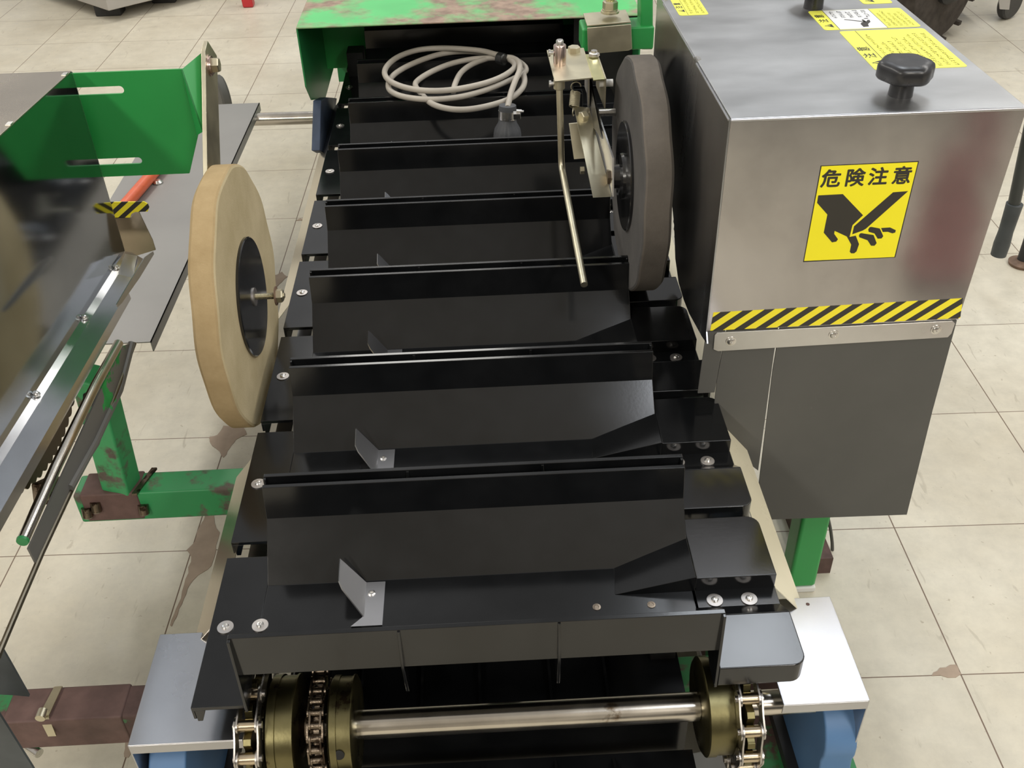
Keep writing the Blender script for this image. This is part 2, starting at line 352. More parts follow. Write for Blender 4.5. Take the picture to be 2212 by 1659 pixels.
# ------------------------------------------------------------------ conveyor trays
PITCH = .2245; YB = .7078
XL, XR = -.2578, .2136
def cvt(f, k=YB): return f
def make_tray():
    t = thing('conveyor_tray', '', 'tray', (0, YB, .41), 'black plastic trays of the conveyor')
    u = lambda L: [(YB + a, z) for a, z in L]
    b = MB()
    b.yz(u([(-.088, .449), (-.0925, .449), (-.0925, .5045), (-.0872, .5045), (-.084, .463), (-.032, .41), (.056, .41), (.109, .462), (.1172, .5015), (.1225, .5015), (.1140, .459), (.058, .4045), (-.034, .4045), (-.088, .456)]), XL, XR)
    # left tab with turned-down rims
    b.box(-.311, XL, YB - .099, YB + .1015, .405, .41)
    b.box(-.311, -.308, YB - .099, YB + .1015, .392, .405)
    b.slab([(-.308, YB - .099, .405), (-.308, YB - .099, .388), (-.303, YB - .099, .388), (-.297, YB - .099, .405)], (0, .003, 0))
    # ramp facet at the right end of the trough
    P1, P2, P3, P4 = [(.1288, YB + .056, .4102), (XR, YB + .0785, .4306), (XR, YB + .0193, .430), (.1255, YB + .0177, .4102)]
    q = [b.b.verts.new(p) for p in (P1, P2, P3, P4, (XR, YB + .0785, .4098), (XR, YB + .0177, .4098))]
    for f in ((0, 1, 2, 3), (3, 2, 5), (0, 4, 1), (1, 4, 5, 2), (0, 3, 5, 4)): b.b.faces.new([q[i] for i in f])
    # strip with the screws, and its riser
    b.yz(u([(.0193, .41), (-.006, .41), (-.033, .43), (-.033, .404), (.0193, .404)]), XR - .004, .3015)
    # gussets under the near wall
    for x in (XL, -.0985, .0535, XR - .003):
        endp = x in (XL, XR - .003)
        L = [(-.0965, .5035), (-.090, .5035), (-.080, .462), (-.045, .425), (-.078, .404), (-.1015, .402)] if endp else [(-.0940, .5030), (-.090, .5030), (-.084, .455), (-.066, .440), (-.076, .4035), (-.0880, .4035), (-.0985, .455)]
        b.yz(u(L), x, x + .003)
    b.build('tray_body', M['plastic'], t, .0006, smooth=18)
    # platforms
    a = MB(); a.xy([(XR, YB + .0175), (.3012, YB + .0175)] + arc(.2872, YB + .094, .014, 0, 90) + [(XR, YB + .108)], .403, .430)
    a.build('side_platform', M['plastic'], t, .0012)
    a = MB(); a.xy([(.3018, YB - .033)] + [(XR, YB - .033), (XR, YB - .1003)] + arc(.2878, YB - .0863, .014, -90, 0), .4025, .430)
    a.build('side_platform', M['plastic'], t, .0014)
    for x, yy in ((-.2942, 0), (-.2572 + .0, 0), (.2321, .0025), (.2695, .0020)):
        m_ = MB(); z0 = .4102
        m_.lathe((x, YB + yy, z0), (x, YB + yy, 1), [(0, .0087), (.0012, .0087), (.0014, .0045)], 28)
        wsh = m_.build('washer', M['washer'], t)
        s = MB(); s.lathe((x, YB + yy, z0 + .0012), (x, YB + yy, 1), [(0, .0040), (.0012, .0040), (.0024, .0030), (.0026, .0016), (.0016, .0012), (.0014, 0)], 20)
        s.build('screw', M['bolt'], wsh)
    k = MB(); y0, y1 = YB - .0085, YB + .0525
    k.box(-.1485, -.1264, y0, y1, .4102, .4116)
    k.slab([(-.1485, y1, .4106), (-.1700, YB + .0600, .4360), (-.1748, YB + .0626, .4400), (-.1731, YB + .0300, .4400), (-.1695, YB + .0230, .4350), (-.1475, YB + .0035, .4106)], (.0010, 0, .0010))
    k.slab([(-.1485, y0, .4106), (-.1485, y0 + .012, .4106), (-.160, y0, .4108)], (0, 0, .001))
    br = k.build('stainless_bracket', M['alu'], t, label='small bent stainless bracket')
    MB().lathe((-.1405, YB + .036, .4116), (-.1405, YB + .036, 1), [(0, .0042), (.0008, .0042), (.0018, .0028), (.0018, .0014), (.0006, .0012), (.0006, 0)], 20).build('rivet', M['bolt'], br)
    return t
def copy_tree(o, parent=None):
    c = o.copy(); COL.objects.link(c)
    if parent is not None: c.parent = parent
    for ch in list(o.children): copy_tree(ch, c)
    return c
proto = make_tray()
labels = ['nearest black conveyor tray, in full view above the steel shaft',
          'second black tray from the shaft end, behind the first upright wall',
          'third black tray from the shaft end, level with the bottom of the cream foam wheel',
          'fourth black tray from the shaft end, level with the hub of the cream foam wheel',
          'fifth black tray from the shaft end, beside the black foam wheel',
          'sixth black tray from the shaft end, just in front of the cable gland',
          'seventh black tray, holding the grey cable gland below the coil',
          'eighth black tray, partly under the coiled grey cable at the hood',
          'farthest black tray, standing in the dark under the green hood']
for k in range(9):
    o = proto if k == 0 else copy_tree(proto)
    o.location = (0, YB + PITCH * k, .41); o['label'] = labels[k]
# small rivet heads only the nearest tray shows
for x, y in ((1289, 1311), (1407, 1306)):
    p = pt(x, y, z=.4105); MB().lathe((p.x, p.y, .4101), (p.x, p.y, 1), [(0, .0045), (.0006, .0045), (.0007, .0026), (.0003, .0022), (.0003, 0)], 20).build('rivet', M['oily'], proto)
# trays on the return run, hanging upside down under the shaft
def return_tray(y, z, ang, label):
    t = thing('return_tray', label, 'tray', (0, y, z), 'trays on the return run')
    b = MB()
    b.box(XL, XR, y - .095, y + .095, z - .003, z + .003); b.box(XL, XR, y - .095, y - .090, z - .09, z); b.box(XL, XR, y + .09, y + .095, z - .09, z)
    for x in (-.17, -.0985, -.03, .0535, .12): b.slab([(x, y - .09, z + .003), (x, y + .09, z + .003), (x, y + .07, z + .012), (x, y - .07, z + .012)], (.003, 0, 0))
    b.build('tray_body', M['plastic'], t)
    for x in (-.24, .18): MB().box(x, x + .03, y - .02, y + .02, z + .003, z + .012).build('chain_bracket', M['darkgap'], t)
    return t
return_tray(.78, .245, 0, 'upside-down black tray seen in the dark just below the shaft')
return_tray(1.005, .245, 0, 'upside-down black tray deeper in the dark under the conveyor')
return_tray(.56, .215, 0, 'black tray at the bottom of the frame under the shaft')

# ------------------------------------------------------------------ side skirts, end covers, inner rails
frame = thing('conveyor_bed', 'low frame of rails, legs and slanted metal side aprons carrying the black trays', 'frame', (0, 1.4, 0))
def apron(sx, segs, mat, label):
    for y0, y1 in segs:
        MB().slab([(sx * .306, y0, .398), (sx * .306, y1, .398), (sx * .349, y1, .345), (sx * .349, y0, .345)], (0, 0, -.0015)).build('side_apron', mat, frame, label=label)
apron(-1, ((.735, 1.02), (1.40, 2.28)), M['skirt2'], 'side apron with a tan reflection in its colour')
apron(1, ((.735, 2.28),), M['skirt'], 'side apron with a pale cream reflection in its colour')
for x0, x1 in ((-.300, -.278), (.262, .284)): MB().box(x0, x1, .80, 2.3, .352, .372).build('chain_rail', M['alu'], frame)
MB().box(-.02, .02, .78, 2.3, .315, .345).build('centre_beam', M['darkgap'], frame)
def cover(xs, x_in, x_out, yn, yf, z, label):
    t = thing('end_cover', label, 'cover', ((x_in + x_out) / 2, yn, z), 'bare metal covers at the shaft end')
    b = MB(); a, c = min(x_in, x_out), max(x_in, x_out)
    b.box(a, c, yn, yf, z - .0016, z); b.box(a, c, yn, yn + .0016, z - .015, z - .0016)
    b.box(x_out - .0008, x_out + .0008, yn, yf, z - .12, z)
    b.build('cover_sheet', M['alu'], t, .0006)
    return t
cl = cover(0, -.268, -.3835, .604, .745, .36, 'bare aluminium end cover at the left of the steel shaft')
cr_ = cover(0, .288, .3775, .6105, .75, .36, 'bare aluminium end cover at the right of the steel shaft')
p = pt(1745, 1305, z=.3602); MB().lathe(p, p + V(0, 0, 1), [(0, .0022), (.0004, .0018), (.0004, 0)], 12).build('rust_spot', M['rust'], cr_)

# ------------------------------------------------------------------ drive shaft
SY, SZ = .635, .33
t = thing('drive_shaft', 'polished steel shaft across the near end of the conveyor', 'shaft', (0, SY, SZ))
MB().cyl((-.33, SY, SZ), (.33, SY, SZ), .0135, 40).build('shaft', M['steel'], t)
MB().cyl((-.156, SY, SZ), (.206, SY, SZ), .0152, 48).build('shaft_sleeve', M['steel'], t)
def hub(x0, x1, r, mat, rim=None, hole=None):
    b = MB(); L = x1 - x0
    b.lathe((x0, SY, SZ), (x1, SY, SZ), [(0, r * .93), (.0025, r), (L * .35, r), (L * .36, r * .97), (L * .85, r * .97), (L * .86, r), (L - .002, r), (L, r * .93)], 56)
    o = b.build('hub', mat, t)
    if hole:
        for x, a in hole:
            d = V(0, -math.cos(a), math.sin(a)); c = V(x, SY, SZ) + d * r * .975
            MB().lathe(c, c + d, [(0, .0055), (.0008, .0055), (.0012, .0035)], 20).build('grub_screw', M['darkgap'], o)
    return o
hub(-.245, -.214, .056, M['brass'], hole=[(-.228, -.15)])
hub(-.182, -.156, .052, M['brass'], hole=[(-.170, .38)])
hub(.207, .240, .052, M['brass'])
MB().lathe((-.214, SY, SZ), (-.2, SY, SZ), [(0, .03), (.004, .018), (.02, .0155)], 32).build('hub_boss', M['oily'], t)
def sprocket(x, r, teeth, th, mat):
    L = []
    for i in range(teeth):
        a = 2 * math.pi * i / teeth; da = 2 * math.pi / teeth
        for f, rr in ((0, r * .90), (.22, r * .92), (.40, r * 1.03), (.60, r * 1.03), (.78, r * .92)):
            L.append((SY + rr * math.cos(a + da * f), SZ + rr * math.sin(a + da * f)))
    MB().yz(L, x - th / 2, x + th / 2).build('sprocket', mat, t, .0005)
sprocket(-.2585, .062, 12, .008, M['brass']); sprocket(.2475, .062, 12, .008, M['brass']); sprocket(-.194, .044, 22, .006, M['oily'])
def chain_path(r, pitch, yend, zt):
    """points of the chain, over the top, round the sprocket and back underneath"""
    P = []; L1 = yend - SY
    n1 = int(L1 / pitch)
    for i in range(n1, 0, -1): P.append((SY + i * pitch, SZ + r))
    arcn = int(round(math.pi * r / pitch)); 
    for i in range(arcn + 1):
        a = math.pi / 2 + math.pi * i / arcn; P.append((SY + r * math.cos(a), SZ + r * math.sin(a)))
    for i in range(1, n1): P.append((SY + i * pitch, SZ - r))
    return P
def chain(x, r, pitch, yend, w, h, label, dirty, rr, name='roller_chain'):
    t = thing(name, label, 'chain', (x, SY, SZ), 'roller chains on the shaft'); P = chain_path(r, pitch, yend, 0)
    mt = M['oily'] if dirty else M['chain']
    for i, (a, c) in enumerate(zip(P, P[1:])):
        d = V(0, c[0] - a[0], c[1] - a[1]); L = d.length; d.normalize(); u = V(1, 0, 0).cross(d)
        ww = w / 2 if i % 2 else w / 2 + .0022
        for sx in (-1, 1):
            xs = x + sx * ww; c0 = V(xs, a[0], a[1]); pts = []
            for k in range(7):
                th = math.pi / 2 + math.pi * k / 6; pts.append(c0 + (d * math.cos(th) + u * math.sin(th)) * h / 2)
            c1 = V(xs, c[0], c[1])
            mid0 = c0 + d * L * .5; 
            pts.append(mid0 - u * h * .40)
            for k in range(7):
                th = -math.pi / 2 + math.pi * k / 6; pts.append(c1 + (d * math.cos(th) + u * math.sin(th)) * h / 2)
            pts.append(mid0 + u * h * .40)
            b = MB(); b.slab(pts, (.0018 * sx, 0, 0)); b.build('link_plate', mt, t)
        MB().cyl((x - w / 2, c[0], c[1]), (x + w / 2, c[0], c[1]), rr, 16).build('roller', M['oily'] if dirty else M['roller'], t)
        if not dirty: MB().cyl((x - w / 2 - .006, c[0], c[1]), (x + w / 2 + .006, c[0], c[1]), h * .2, 12).build('pin', mt, t)
    return t
chain(-.2585, .062, .0325, .80, .017, .018, 'large roller chain around the left end of the shaft', False, .0062)
chain(.2475, .062, .0325, .80, .017, .018, 'large roller chain around the right end of the shaft', False, .0062)
chain(-.194, .044, .0127, .74, .009, .0105, 'small oily drive chain around the middle sprocket of the shaft', True, .0040, 'drive_chain')
# bearings
def bearing(x0, x1, y, z, label, mat, nut=True):
    t = thing('bearing_block', label, 'bearing', ((x0 + x1) / 2, y, z - .16), None)
    b = MB(); L = arc(y, z, .048, -20, 200, 14) + [(y - .052, z - .06), (y - .075, z - .075), (y - .075, z - .10), (y + .075, z - .10), (y + .075, z - .075), (y + .052, z - .06)]
    b.yz(L, x0, x1); b.build('housing', mat, t, .003)
    MB().box(x0 - .012, x1 + .012, y - .085, y + .085, z - .115, z - .10).build('mount_plate', M['bluedark'], t)
    if nut:
        xm = (x0 + x1) / 2
        nb = MB().lathe((xm, y - .062, z - .098), (xm, y - .062, 1), [(0, .015), (.003, .015), (.0032, .011), (.014, .011), (.016, .008), (.016, .005), (.019, .005), (.019, 0)], 6 * 4).build('nut', M['rustmetal'], t)
    return t
bearing(-.378, -.338, .645, .275, 'blue cast bearing block under the left end cover', M['blue'])
bearing(.344, .380, .655, .268, 'blue cast bearing block under the right end cover', M['blue'])
MB_ = MB(); MB_.slab([pt(694, 216, x=-.338), pt(706, 210, x=-.338), pt(728, 212, x=-.338), pt(722, 262, x=-.338), pt(700, 330, x=-.338), pt(691, 325, x=-.338)], (-.018, 0, 0))
tag(MB_.build('rear_bearing_bracket', M['bluegrey'], None, .002), 'dusty dark blue bracket holding the far cross shaft', 'bracket')
# frame sides that hold the covers and shaft
for sx in (-.392, .394):
    MB().box(sx - .022, sx + .018, .72, .76, 0, .16).build('leg', M['green_dark'], frame)
    MB().box(sx - .055, sx + .02, .56, .80, .155, .165).build('foot_plate', M['green_dark'], frame)
tag(MB().slab([pt(1490, 1640, z=.12), pt(1580, 1625, z=.12), pt(1585, 1700, z=.12), pt(1490, 1700, z=.12)], (0, 0, .012)).build('drip_sheet', M['grey_sheet'], None), 'pale sheet in the dark under the right end of the shaft', 'sheet')
MBx = MB().cyl((-.515, 2.235, .36), (-.352, 2.231, .36), .0145, 28)
tag(MBx.build('far_cross_shaft', M['steel'], None), 'bare steel shaft between the far side table and the conveyor', 'shaft')

# ------------------------------------------------------------------ green hood over the far end
t = thing('rear_hood', 'scuffed green sheet hood over the far end of the conveyor', 'hood', (0, 2.11, .4))
hx0, hx1, hy, hz = -.366, .352, 2.108, .604
b = MB(); b.box(hx0, hx1, hy, 3.3, hz - .003, hz); b.build('top_sheet', M['green_scuffed'], t, .001)
b = MB()
for x in (hx0, hx1 - .003):
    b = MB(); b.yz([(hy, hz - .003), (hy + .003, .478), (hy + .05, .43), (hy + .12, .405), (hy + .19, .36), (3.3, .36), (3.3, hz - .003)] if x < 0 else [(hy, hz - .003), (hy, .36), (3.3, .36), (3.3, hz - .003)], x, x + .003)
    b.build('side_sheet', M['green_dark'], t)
MB().box(hx0 + .004, -.262, 2.44, 2.443, .40, hz - .004).build('inner_panel_or_shade', M['green'], t)
MB().box(.218, hx1 - .004, 2.19, 2.193, .37, hz - .004).build('inner_panel_or_shade', M['darkgap'], t, label='added black sheet in place of the shade inside the hood')  # dark sheet added where the hood interior is only in shade
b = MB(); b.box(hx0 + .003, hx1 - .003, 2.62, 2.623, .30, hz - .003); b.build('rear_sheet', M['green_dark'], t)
b = MB(); b.box(-.300, -.262, 2.35, 2.40, .41, .466); b.build('bearing_housing', M['darkgap'], t)

# ------------------------------------------------------------------ foam wheels
def wheel(name, label, face, sgn, R, th, mats, Rh, yaw=0, hubmat=None):
    """face = centre of the visible face; sgn = +1 when that face looks to +X"""
    t = thing(name, label, 'wheel', face); f = V(*face); q = f + V(-sgn, 0, 0)
    b = MB(); c = .004
    prof = [(0, R * .22), (0.0, R * .6), (0, R - c), (c * .4, R - c * .3), (c, R), (th - c, R), (th, R - c), (th, 0)]
    b.lathe(f, q, prof, 96)
    for fc in b.b.faces:
        cc = fc.calc_center_median(); d = abs((cc - f).x)
        fc.material_index = 1 if c * .3 < d < th - c * .2 else 0
    rn_ = random.Random(3); ph = [rn_.uniform(0, 6.28) for _ in range(6)]
    for v in b.b.verts:
        a = math.atan2(v.co.z - f.z, v.co.y - f.y); rr = math.hypot(v.co.z - f.z, v.co.y - f.y)
        if rr > R * .9: v.co = Vector((v.co.x + .0006 * math.sin(5 * a + ph[0]) + .0008 * math.sin(11 * a + ph[1]), f.y + (v.co.y - f.y) * (1 + .0012 * math.sin(3 * a + ph[2]) + .0010 * math.sin(8 * a + ph[3])), f.z + (v.co.z - f.z) * (1 + .0012 * math.sin(3 * a + ph[2]) + .0010 * math.sin(8 * a + ph[3]))))
    b.build('foam_ring', mats, t, smooth=25)
    g = f + V(sgn * .0045, 0, 0)
    h = MB().lathe(g, q, [(0, 0), (0, Rh - .0015), (.0012, Rh), (.006, Rh), (.009, Rh * .9), (.009, 0)], 72).build('hub_disc', hubmat or M['hub'], t)
    return t, f, q, h
wt, f, q, h = wheel('foam_wheel', 'cream foam wheel with a black hub and a long bolt, left of the trays', (-.3295, 1.209, .513), 1, .183, .0335, [M['foam_face'], M['foam_tread']], .084)
bx = f.x + .0045
hx = lambda x: V(x, 1.209, .513)
MB().lathe(hx(bx), hx(9), [(0, .013), (.0018, .013), (.002, .008)], 32).build('washer', M['washer'], wt)
b = MB(); nn = 22; L = [(0, .004)]
for i in range(nn): L += [(.0005 + i * .00165, .0038), (.0005 + i * .00165 + .0008, .0047)]
b.lathe(hx(bx), hx(9), L + [(.038, .004)], 20).build('threaded_bolt', M['zinc'], wt)
MB().lathe(hx(bx + .030), hx(9), [(0, .0135), (.0016, .0135), (.0018, .009)], 32).build('washer', M['rustmetal'], wt)
MB().lathe(hx(bx + .0318), hx(9), [(0, .0100), (.007, .0100), (.009, .0083), (.009, .004), (.011, .004), (.011, 0)], 6).build('nut', M['zinc'], wt, smooth=10)
bw, f, q, h = wheel('foam_wheel', 'black foam wheel hanging beside the steel guard box', (.2140, 1.349, .606), -1, .169, .0392, [M['foam_black'], M['foam_black_tread']], .0795)
hx = lambda x: V(x, 1.349, .606)
MB().lathe(hx(.2095), hx(-9), [(0, .034), (.004, .033), (.006, .018), (.014, .017), (.014, 0)], 40).build('hub_collar', M['hub'], bw)
MB().cyl(hx(.196), hx(.186), .011, 6).build('nut', M['oily'], bw, smooth=10)

# ------------------------------------------------------------------ right guard box
GX0, GX1, GY0, GY1, GZ1, GZ0 = .2745, .5965, 1.025, 1.508, .824, .547
t = thing('saw_guard', 'box-shaped stainless guard with yellow warning stickers at the right of the conveyor', 'guard', ((GX0 + GX1) / 2, GY0, GZ0))
th = .0018
MB().slab([(GX0 + .0005, GY0, GZ1), (GX1 + .003, GY0, GZ1), (GX1 - .002, GY1, GZ1), (GX0 - .004, GY1, GZ1)], (0, 0, -th)).build('top_sheet', M['stainless_top'], t, .0008, smooth=50)
MB().cyl((GX0, GY0 + .0008, GZ1 - .0016), (GX1 + .003, GY0 + .0008, GZ1 - .0016), .0022, 12).build('front_fold', M['alu'], t)
for y0, y1 in ((GY0 + .004, 1.205), (1.224, 1.449)): MB().cyl((GX0 - .0015, y0, GZ1 - .0025), (GX0 - .0028, y1, GZ1 - .0025), .0014, 10).build('edge_fold', M['alu'], t)
MB().slab([(GX0, GY0, GZ1 - th), (GX1 + .003, GY0, GZ1 - th), (GX1 - .004, GY0, GZ0), (GX0 - .0005, GY0, GZ0)], (0, th, 0)).build('front_sheet', M['stainless_front'], t, .0005)
L = [(GY0 + th, GZ1 - th), (GY1, GZ1 - th), (GY1, .62), (1.30, .60), (1.262, .57), (1.235, .53), (1.200, .511), (1.16, .508), (1.12, .511), (1.04, .528), (GY0 - .012, .536), (GY0 - .002, .547)]
b = MB(); b.yz(L, GX0 - th, GX0); b.build('side_sheet', M['side'], t)
b = MB(); b.yz([(GY0 + th, GZ1 - th), (GY1, GZ1 - th), (GY1, GZ0), (GY0 + th, GZ0)], GX1 - .006, GX1 - .004); b.build('side_sheet', M['stainless'], t)
b = MB(); b.box(GX0, GX1 - .006, GY1 - .002, GY1, .60, GZ1 - th); b.build('back_sheet', M['stainless'], t)
# saw disc inside the guard
b = MB(); pts = []
for i in range(80):
    a = 2 * math.pi * i / 80
    for fr, r in ((0, .150), (.55, .157)): pts.append((1.27 + r * math.cos(a + fr * 2 * math.pi / 80), .60 + r * math.sin(a + fr * 2 * math.pi / 80)))
b.yz(pts, .2995, .3015)
b.build('saw_blade', M['sawsteel'], t)
# tapered rubber flap strips
fy = GY0 - .0005; FP = lambda x, y: pt(x, y, y=fy)
rub = lambda L, nm, lb, dy=0: MB().slab([p + V(0, dy, 0) for p in L], (0, .0022, 0)).build(nm, M['rubber'], t, label=lb)
rub([V(.2735, fy, .546), V(.2975, fy, .546), V(.2968, fy, .530), V(.2935, fy, .449), V(.2715, fy, .449)], 'rubber_flap', 'narrow short rubber flap strip')
rub([V(.2990, fy, .546), V(.3640, fy, .546), V(.3640, fy, .505), V(.3690, fy, .306), V(.3395, fy, .335), V(.330, fy, .352), V(.296, fy, .40), V(.2948, fy, .470)], 'rubber_flap', 'middle rubber flap strip with a slanting lower end', .0004)
rub([V(.3660, fy, .546), V(.5905, fy, .546), V(.5935, fy, .40), V(.6010, fy, .2045), V(.3985, fy, .2085), V(.3735, fy, .277), V(.3660, fy, .48)], 'rubber_flap', 'wide long rubber flap strip')
cp = MB(); A_ = [pt(1548, 717, y=fy), pt(2057, 692, y=fy), pt(2062, 697, y=fy), pt(2054, 719, y=fy), pt(2046, 727, y=fy), pt(1550, 757, y=fy), pt(1540, 753, y=fy), pt(1543, 722, y=fy)]
cp.slab(A_, (0, -.0020, 0)); clamp = cp.build('clamp_strip', M['stainless'], t, .0004)
for x, y in ((1579, 737), (1801, 723), (2022, 712)):
    p = pt(x, y, y=fy - .002)
    MB().lathe(p, p + V(0, -1, 0), [(0, .0066), (.0008, .0066), (.0009, .0050), (.0022, .0044), (.0030, .0026), (.0030, .0014), (.0018, .0008), (.0018, 0)], 24).build('screw', M['bolt'], clamp)
hz_ = MB(); hz_.slab([pt(1541, 675, y=GY0), pt(2080, 644, y=GY0), pt(2074, 687, y=GY0), pt(1534, 714, y=GY0)], (0, -.0004, 0)); hz_.build('hazard_tape', M['hazard'], t, label='yellow and black striped hazard tape')
# danger sign
sgy = GY0 - .0002
sg = MB().slab([pt(1773, 358, y=sgy), pt(1985, 348, y=sgy), pt(1934, 556, y=sgy), pt(1735, 566, y=sgy)], (0, -.0003, 0)).build('danger_sticker', M['ink'], t, label='yellow danger sticker with a cut hand')
sk = lambda x, y: pt(1700 + x / 5.925, 320 + y / 5.925, y=sgy - .0003)
MB().slab([sk(443, 233), sk(1674, 178), sk(1374, 1392), sk(219, 1443)], (0, -.0002, 0)).build('sticker_face', M['yellow'], sg)
b = MB(); sk2 = lambda x, y: pt(1700 + x / 5.925, 320 + y / 5.925, y=sgy - .0005)
for L in ([(400, 605), (715, 588), (973, 858), (838, 985), (800, 1137), (880, 1120), (922, 1228), (890, 1320), (860, 1345), (820, 1345), (803, 1325), (822, 1235), (765, 1130), (610, 1058), (603, 1095), (652, 1165), (630, 1195), (575, 1205), (470, 1082), (517, 850), (385, 700)],
          [(1358, 565), (1550, 550), (1010, 1030), (970, 1053), (835, 1102), (858, 1000)],
          [(955, 1088), (1108, 1112), (1148, 1215), (1120, 1248), (1075, 1248), (1030, 1178), (925, 1140), (920, 1115), (935, 1092)],
          [(1080, 1008), (1188, 1028), (1232, 1125), (1210, 1155), (1160, 1158), (1118, 1090), (1045, 1070), (1040, 1040), (1058, 1012)],
          [(1205, 1022), (1320, 1015), (1393, 1050), (1385, 1078), (1350, 1090), (1290, 1070), (1225, 1072)]):
    b.slab([sk2(*p) for p in L], (0, -.0002, 0))
b.build('pictogram', M['ink'], sg)
def text(body, loc, size, rot, mat, parent, name='lettering', bold=0., sx=1.):
    cu = bpy.data.curves.new(name, 'FONT'); cu.body = body; cu.size = size; cu.align_x = 'CENTER'; cu.align_y = 'CENTER'; cu.extrude = .0001; cu.resolution_u = 3
    tmp = bpy.data.objects.new(name, cu); COL.objects.link(tmp)
    dg = bpy.context.evaluated_depsgraph_get(); me = bpy.data.meshes.new_from_object(tmp.evaluated_get(dg))
    bpy.data.objects.remove(tmp); 
    bb = bmesh.new()
    for k in range(9 if bold else 1):
        n0 = len(bb.verts); bb.from_mesh(me); bb.verts.ensure_lookup_table()
        if k:
            a = math.pi * k / 4
            for v in bb.verts[n0:]: v.co += Vector((math.cos(a) * bold, math.sin(a) * bold, k * .000004))
    bb.to_mesh(me); bb.free()
    me.materials.clear(); me.materials.append(mat)
    o = bpy.data.objects.new(name, me); COL.objects.link(o); o.parent = parent
    o.location = V(*loc) - wloc(parent); o.rotation_euler = rot; return o
for ch, x, y in (('危', 562, 405), ('険', 868, 393), ('注', 1165, 378), ('意', 1470, 366)):
    p = sk2(x, y); text(ch, (p.x, p.y - .0001, p.z), .0228, (math.pi / 2, 0, 0), M['ink'], sg, bold=.00060)
# knobs
def knob(x, y, z, yaw):
    b = MB().lathe((x, y, z), (x, y, 1), [(0, .0135), (.020, .0125), (.022, .014)], 32)
    st = b.build('knob_stem', M['knob'], t)
    L = []
    for i in range(96):
        a = 2 * math.pi * i / 96; r = .0300 + .0013 * math.cos(6 * a + yaw); L.append((a, r))
    b = MB(); n_ = len(L)
    rings = []
    for zz, k in ((.018, .80), (.0195, .94), (.022, 1.0), (.033, 1.0), (.036, .965), (.0385, .86), (.0395, .6), (.0385, .3), (.038, .0)):
        if k == 0: rings.append([b.b.verts.new((x, y, z + zz))])
        else: rings.append([b.b.verts.new((x + r * k * math.cos(a), y + r * k * math.sin(a), z + zz)) for a, r in L])
    for A, B in zip(rings, rings[1:]):
        for i in range(n_):
            j = (i + 1) % n_
            b.b.faces.new((A[i], A[j], B[0]) if len(B) == 1 else (A[i], A[j], B[j], B[i]))
    b.b.faces.new(rings[0][::-1]); b.build('knob_head', M['knob'], st, smooth=50)
knob(.4770, 1.0745, GZ1, .5); knob(.4712, 1.398, GZ1, 1.2)
# stickers on the top
zt = GZ1 + .0001
def rsq(x0, x1, y0, y1, z, h, r=.005):
    return MB().xy(arc(x1 - r, y1 - r, r, 0, 90, 4) + arc(x0 + r, y1 - r, r, 90, 180, 4) + arc(x0 + r, y0 + r, r, 180, 270, 4) + arc(x1 - r, y0 + r, r, 270, 360, 4), z, z + h)
def lines(parent, x0, x1, y0, y1, n_, mat, seed, ragged=.35):
    rnd = random.Random(seed); b = MB(); st = (x1 - x0) / n_
    for i in range(n_):
        xc = x0 + st * (i + .5); y = y0; ye = y1 - rnd.uniform(0, ragged) * (y1 - y0); hgt = st * .60
        while y < ye:
            wd = hgt * rnd.uniform(.7, .95)
            for k in range(rnd.randint(3, 4)):      # a glyph: a few short strokes
                if rnd.random() < .5:
                    xx = xc + rnd.uniform(-.42, .42) * hgt; b.box(xx - hgt * .05, xx + hgt * .05, y + wd * .08, y + wd * .9, z_t, z_t + .0001)
                else:
                    yy = y + rnd.uniform(.15, .85) * wd; b.box(xc - hgt * .42, xc + hgt * .42, yy - hgt * .05, yy + hgt * .05, z_t, z_t + .0001)
            y += wd * 1.12
    b.build('fine_print', mat, parent)
z_t = zt + .0003
def warning_head(parent, xc, y0, size):
    # black triangle with a hollow exclamation mark, then the two characters, reading away from the camera
    b = MB(); s_ = size * .5
    for tri, zz, in (([(xc + s_ * .8, y0 - s_), (xc + s_ * .8, y0 + s_), (xc - s_ * .9, y0)], 0),): b.xy(tri, z_t, z_t + .0001)
    tr = b.build('warning_triangle', M['ink'], parent)
    MB().xy([(xc + s_ * .30, y0 - s_ * .13), (xc + s_ * .30, y0 + s_ * .13), (xc - s_ * .5, y0 + s_ * .10), (xc - s_ * .5, y0 - s_ * .10)], z_t + .0001, z_t + .0002).build('exclamation_mark', M['yellow2'], tr)
    for i, ch in enumerate('注意'): text(ch, (xc, y0 + size * (1.55 + 1.45 * i), z_t), size, (0, 0, math.pi / 2), M['ink'], parent, bold=.0002)
sa = rsq(.4750, .5865, 1.1515, 1.2950, zt, .0003).build('warning_sticker', M['yellow2'], t, label='large yellow warning sticker on the guard top')
MB().box(.4958, .4966, 1.1525, 1.2940, z_t, z_t + .0001).build('divider_line', M['ink'], sa)
warning_head(sa, .4858, 1.1760, .0165); lines(sa, .500, .582, 1.158, 1.285, 8, M['ink2'], 3)
sb = rsq(.4588, .5866, 1.3015, 1.3825, zt, .0003).build('warning_sticker', M['yellow2'], t, label='yellow and white warning sticker with a small hand drawing')
MB().box(.4790, .5420, 1.3022, 1.3818, z_t, z_t + .0001).build('white_panel', M['white'], sb)
MB().box(.4786, .4792, 1.3022, 1.3818, z_t, z_t + .0002).box(.5418, .5424, 1.3022, 1.3818, z_t, z_t + .0002).build('divider_line', M['ink'], sb)
warning_head(sb, .4690, 1.3180, .0135); lines(sb, .5445, .582, 1.308, 1.375, 5, M['ink2'], 5); z_t += .0001; lines(sb, .482, .538, 1.348, 1.378, 5, M['ink'], 9, .2)
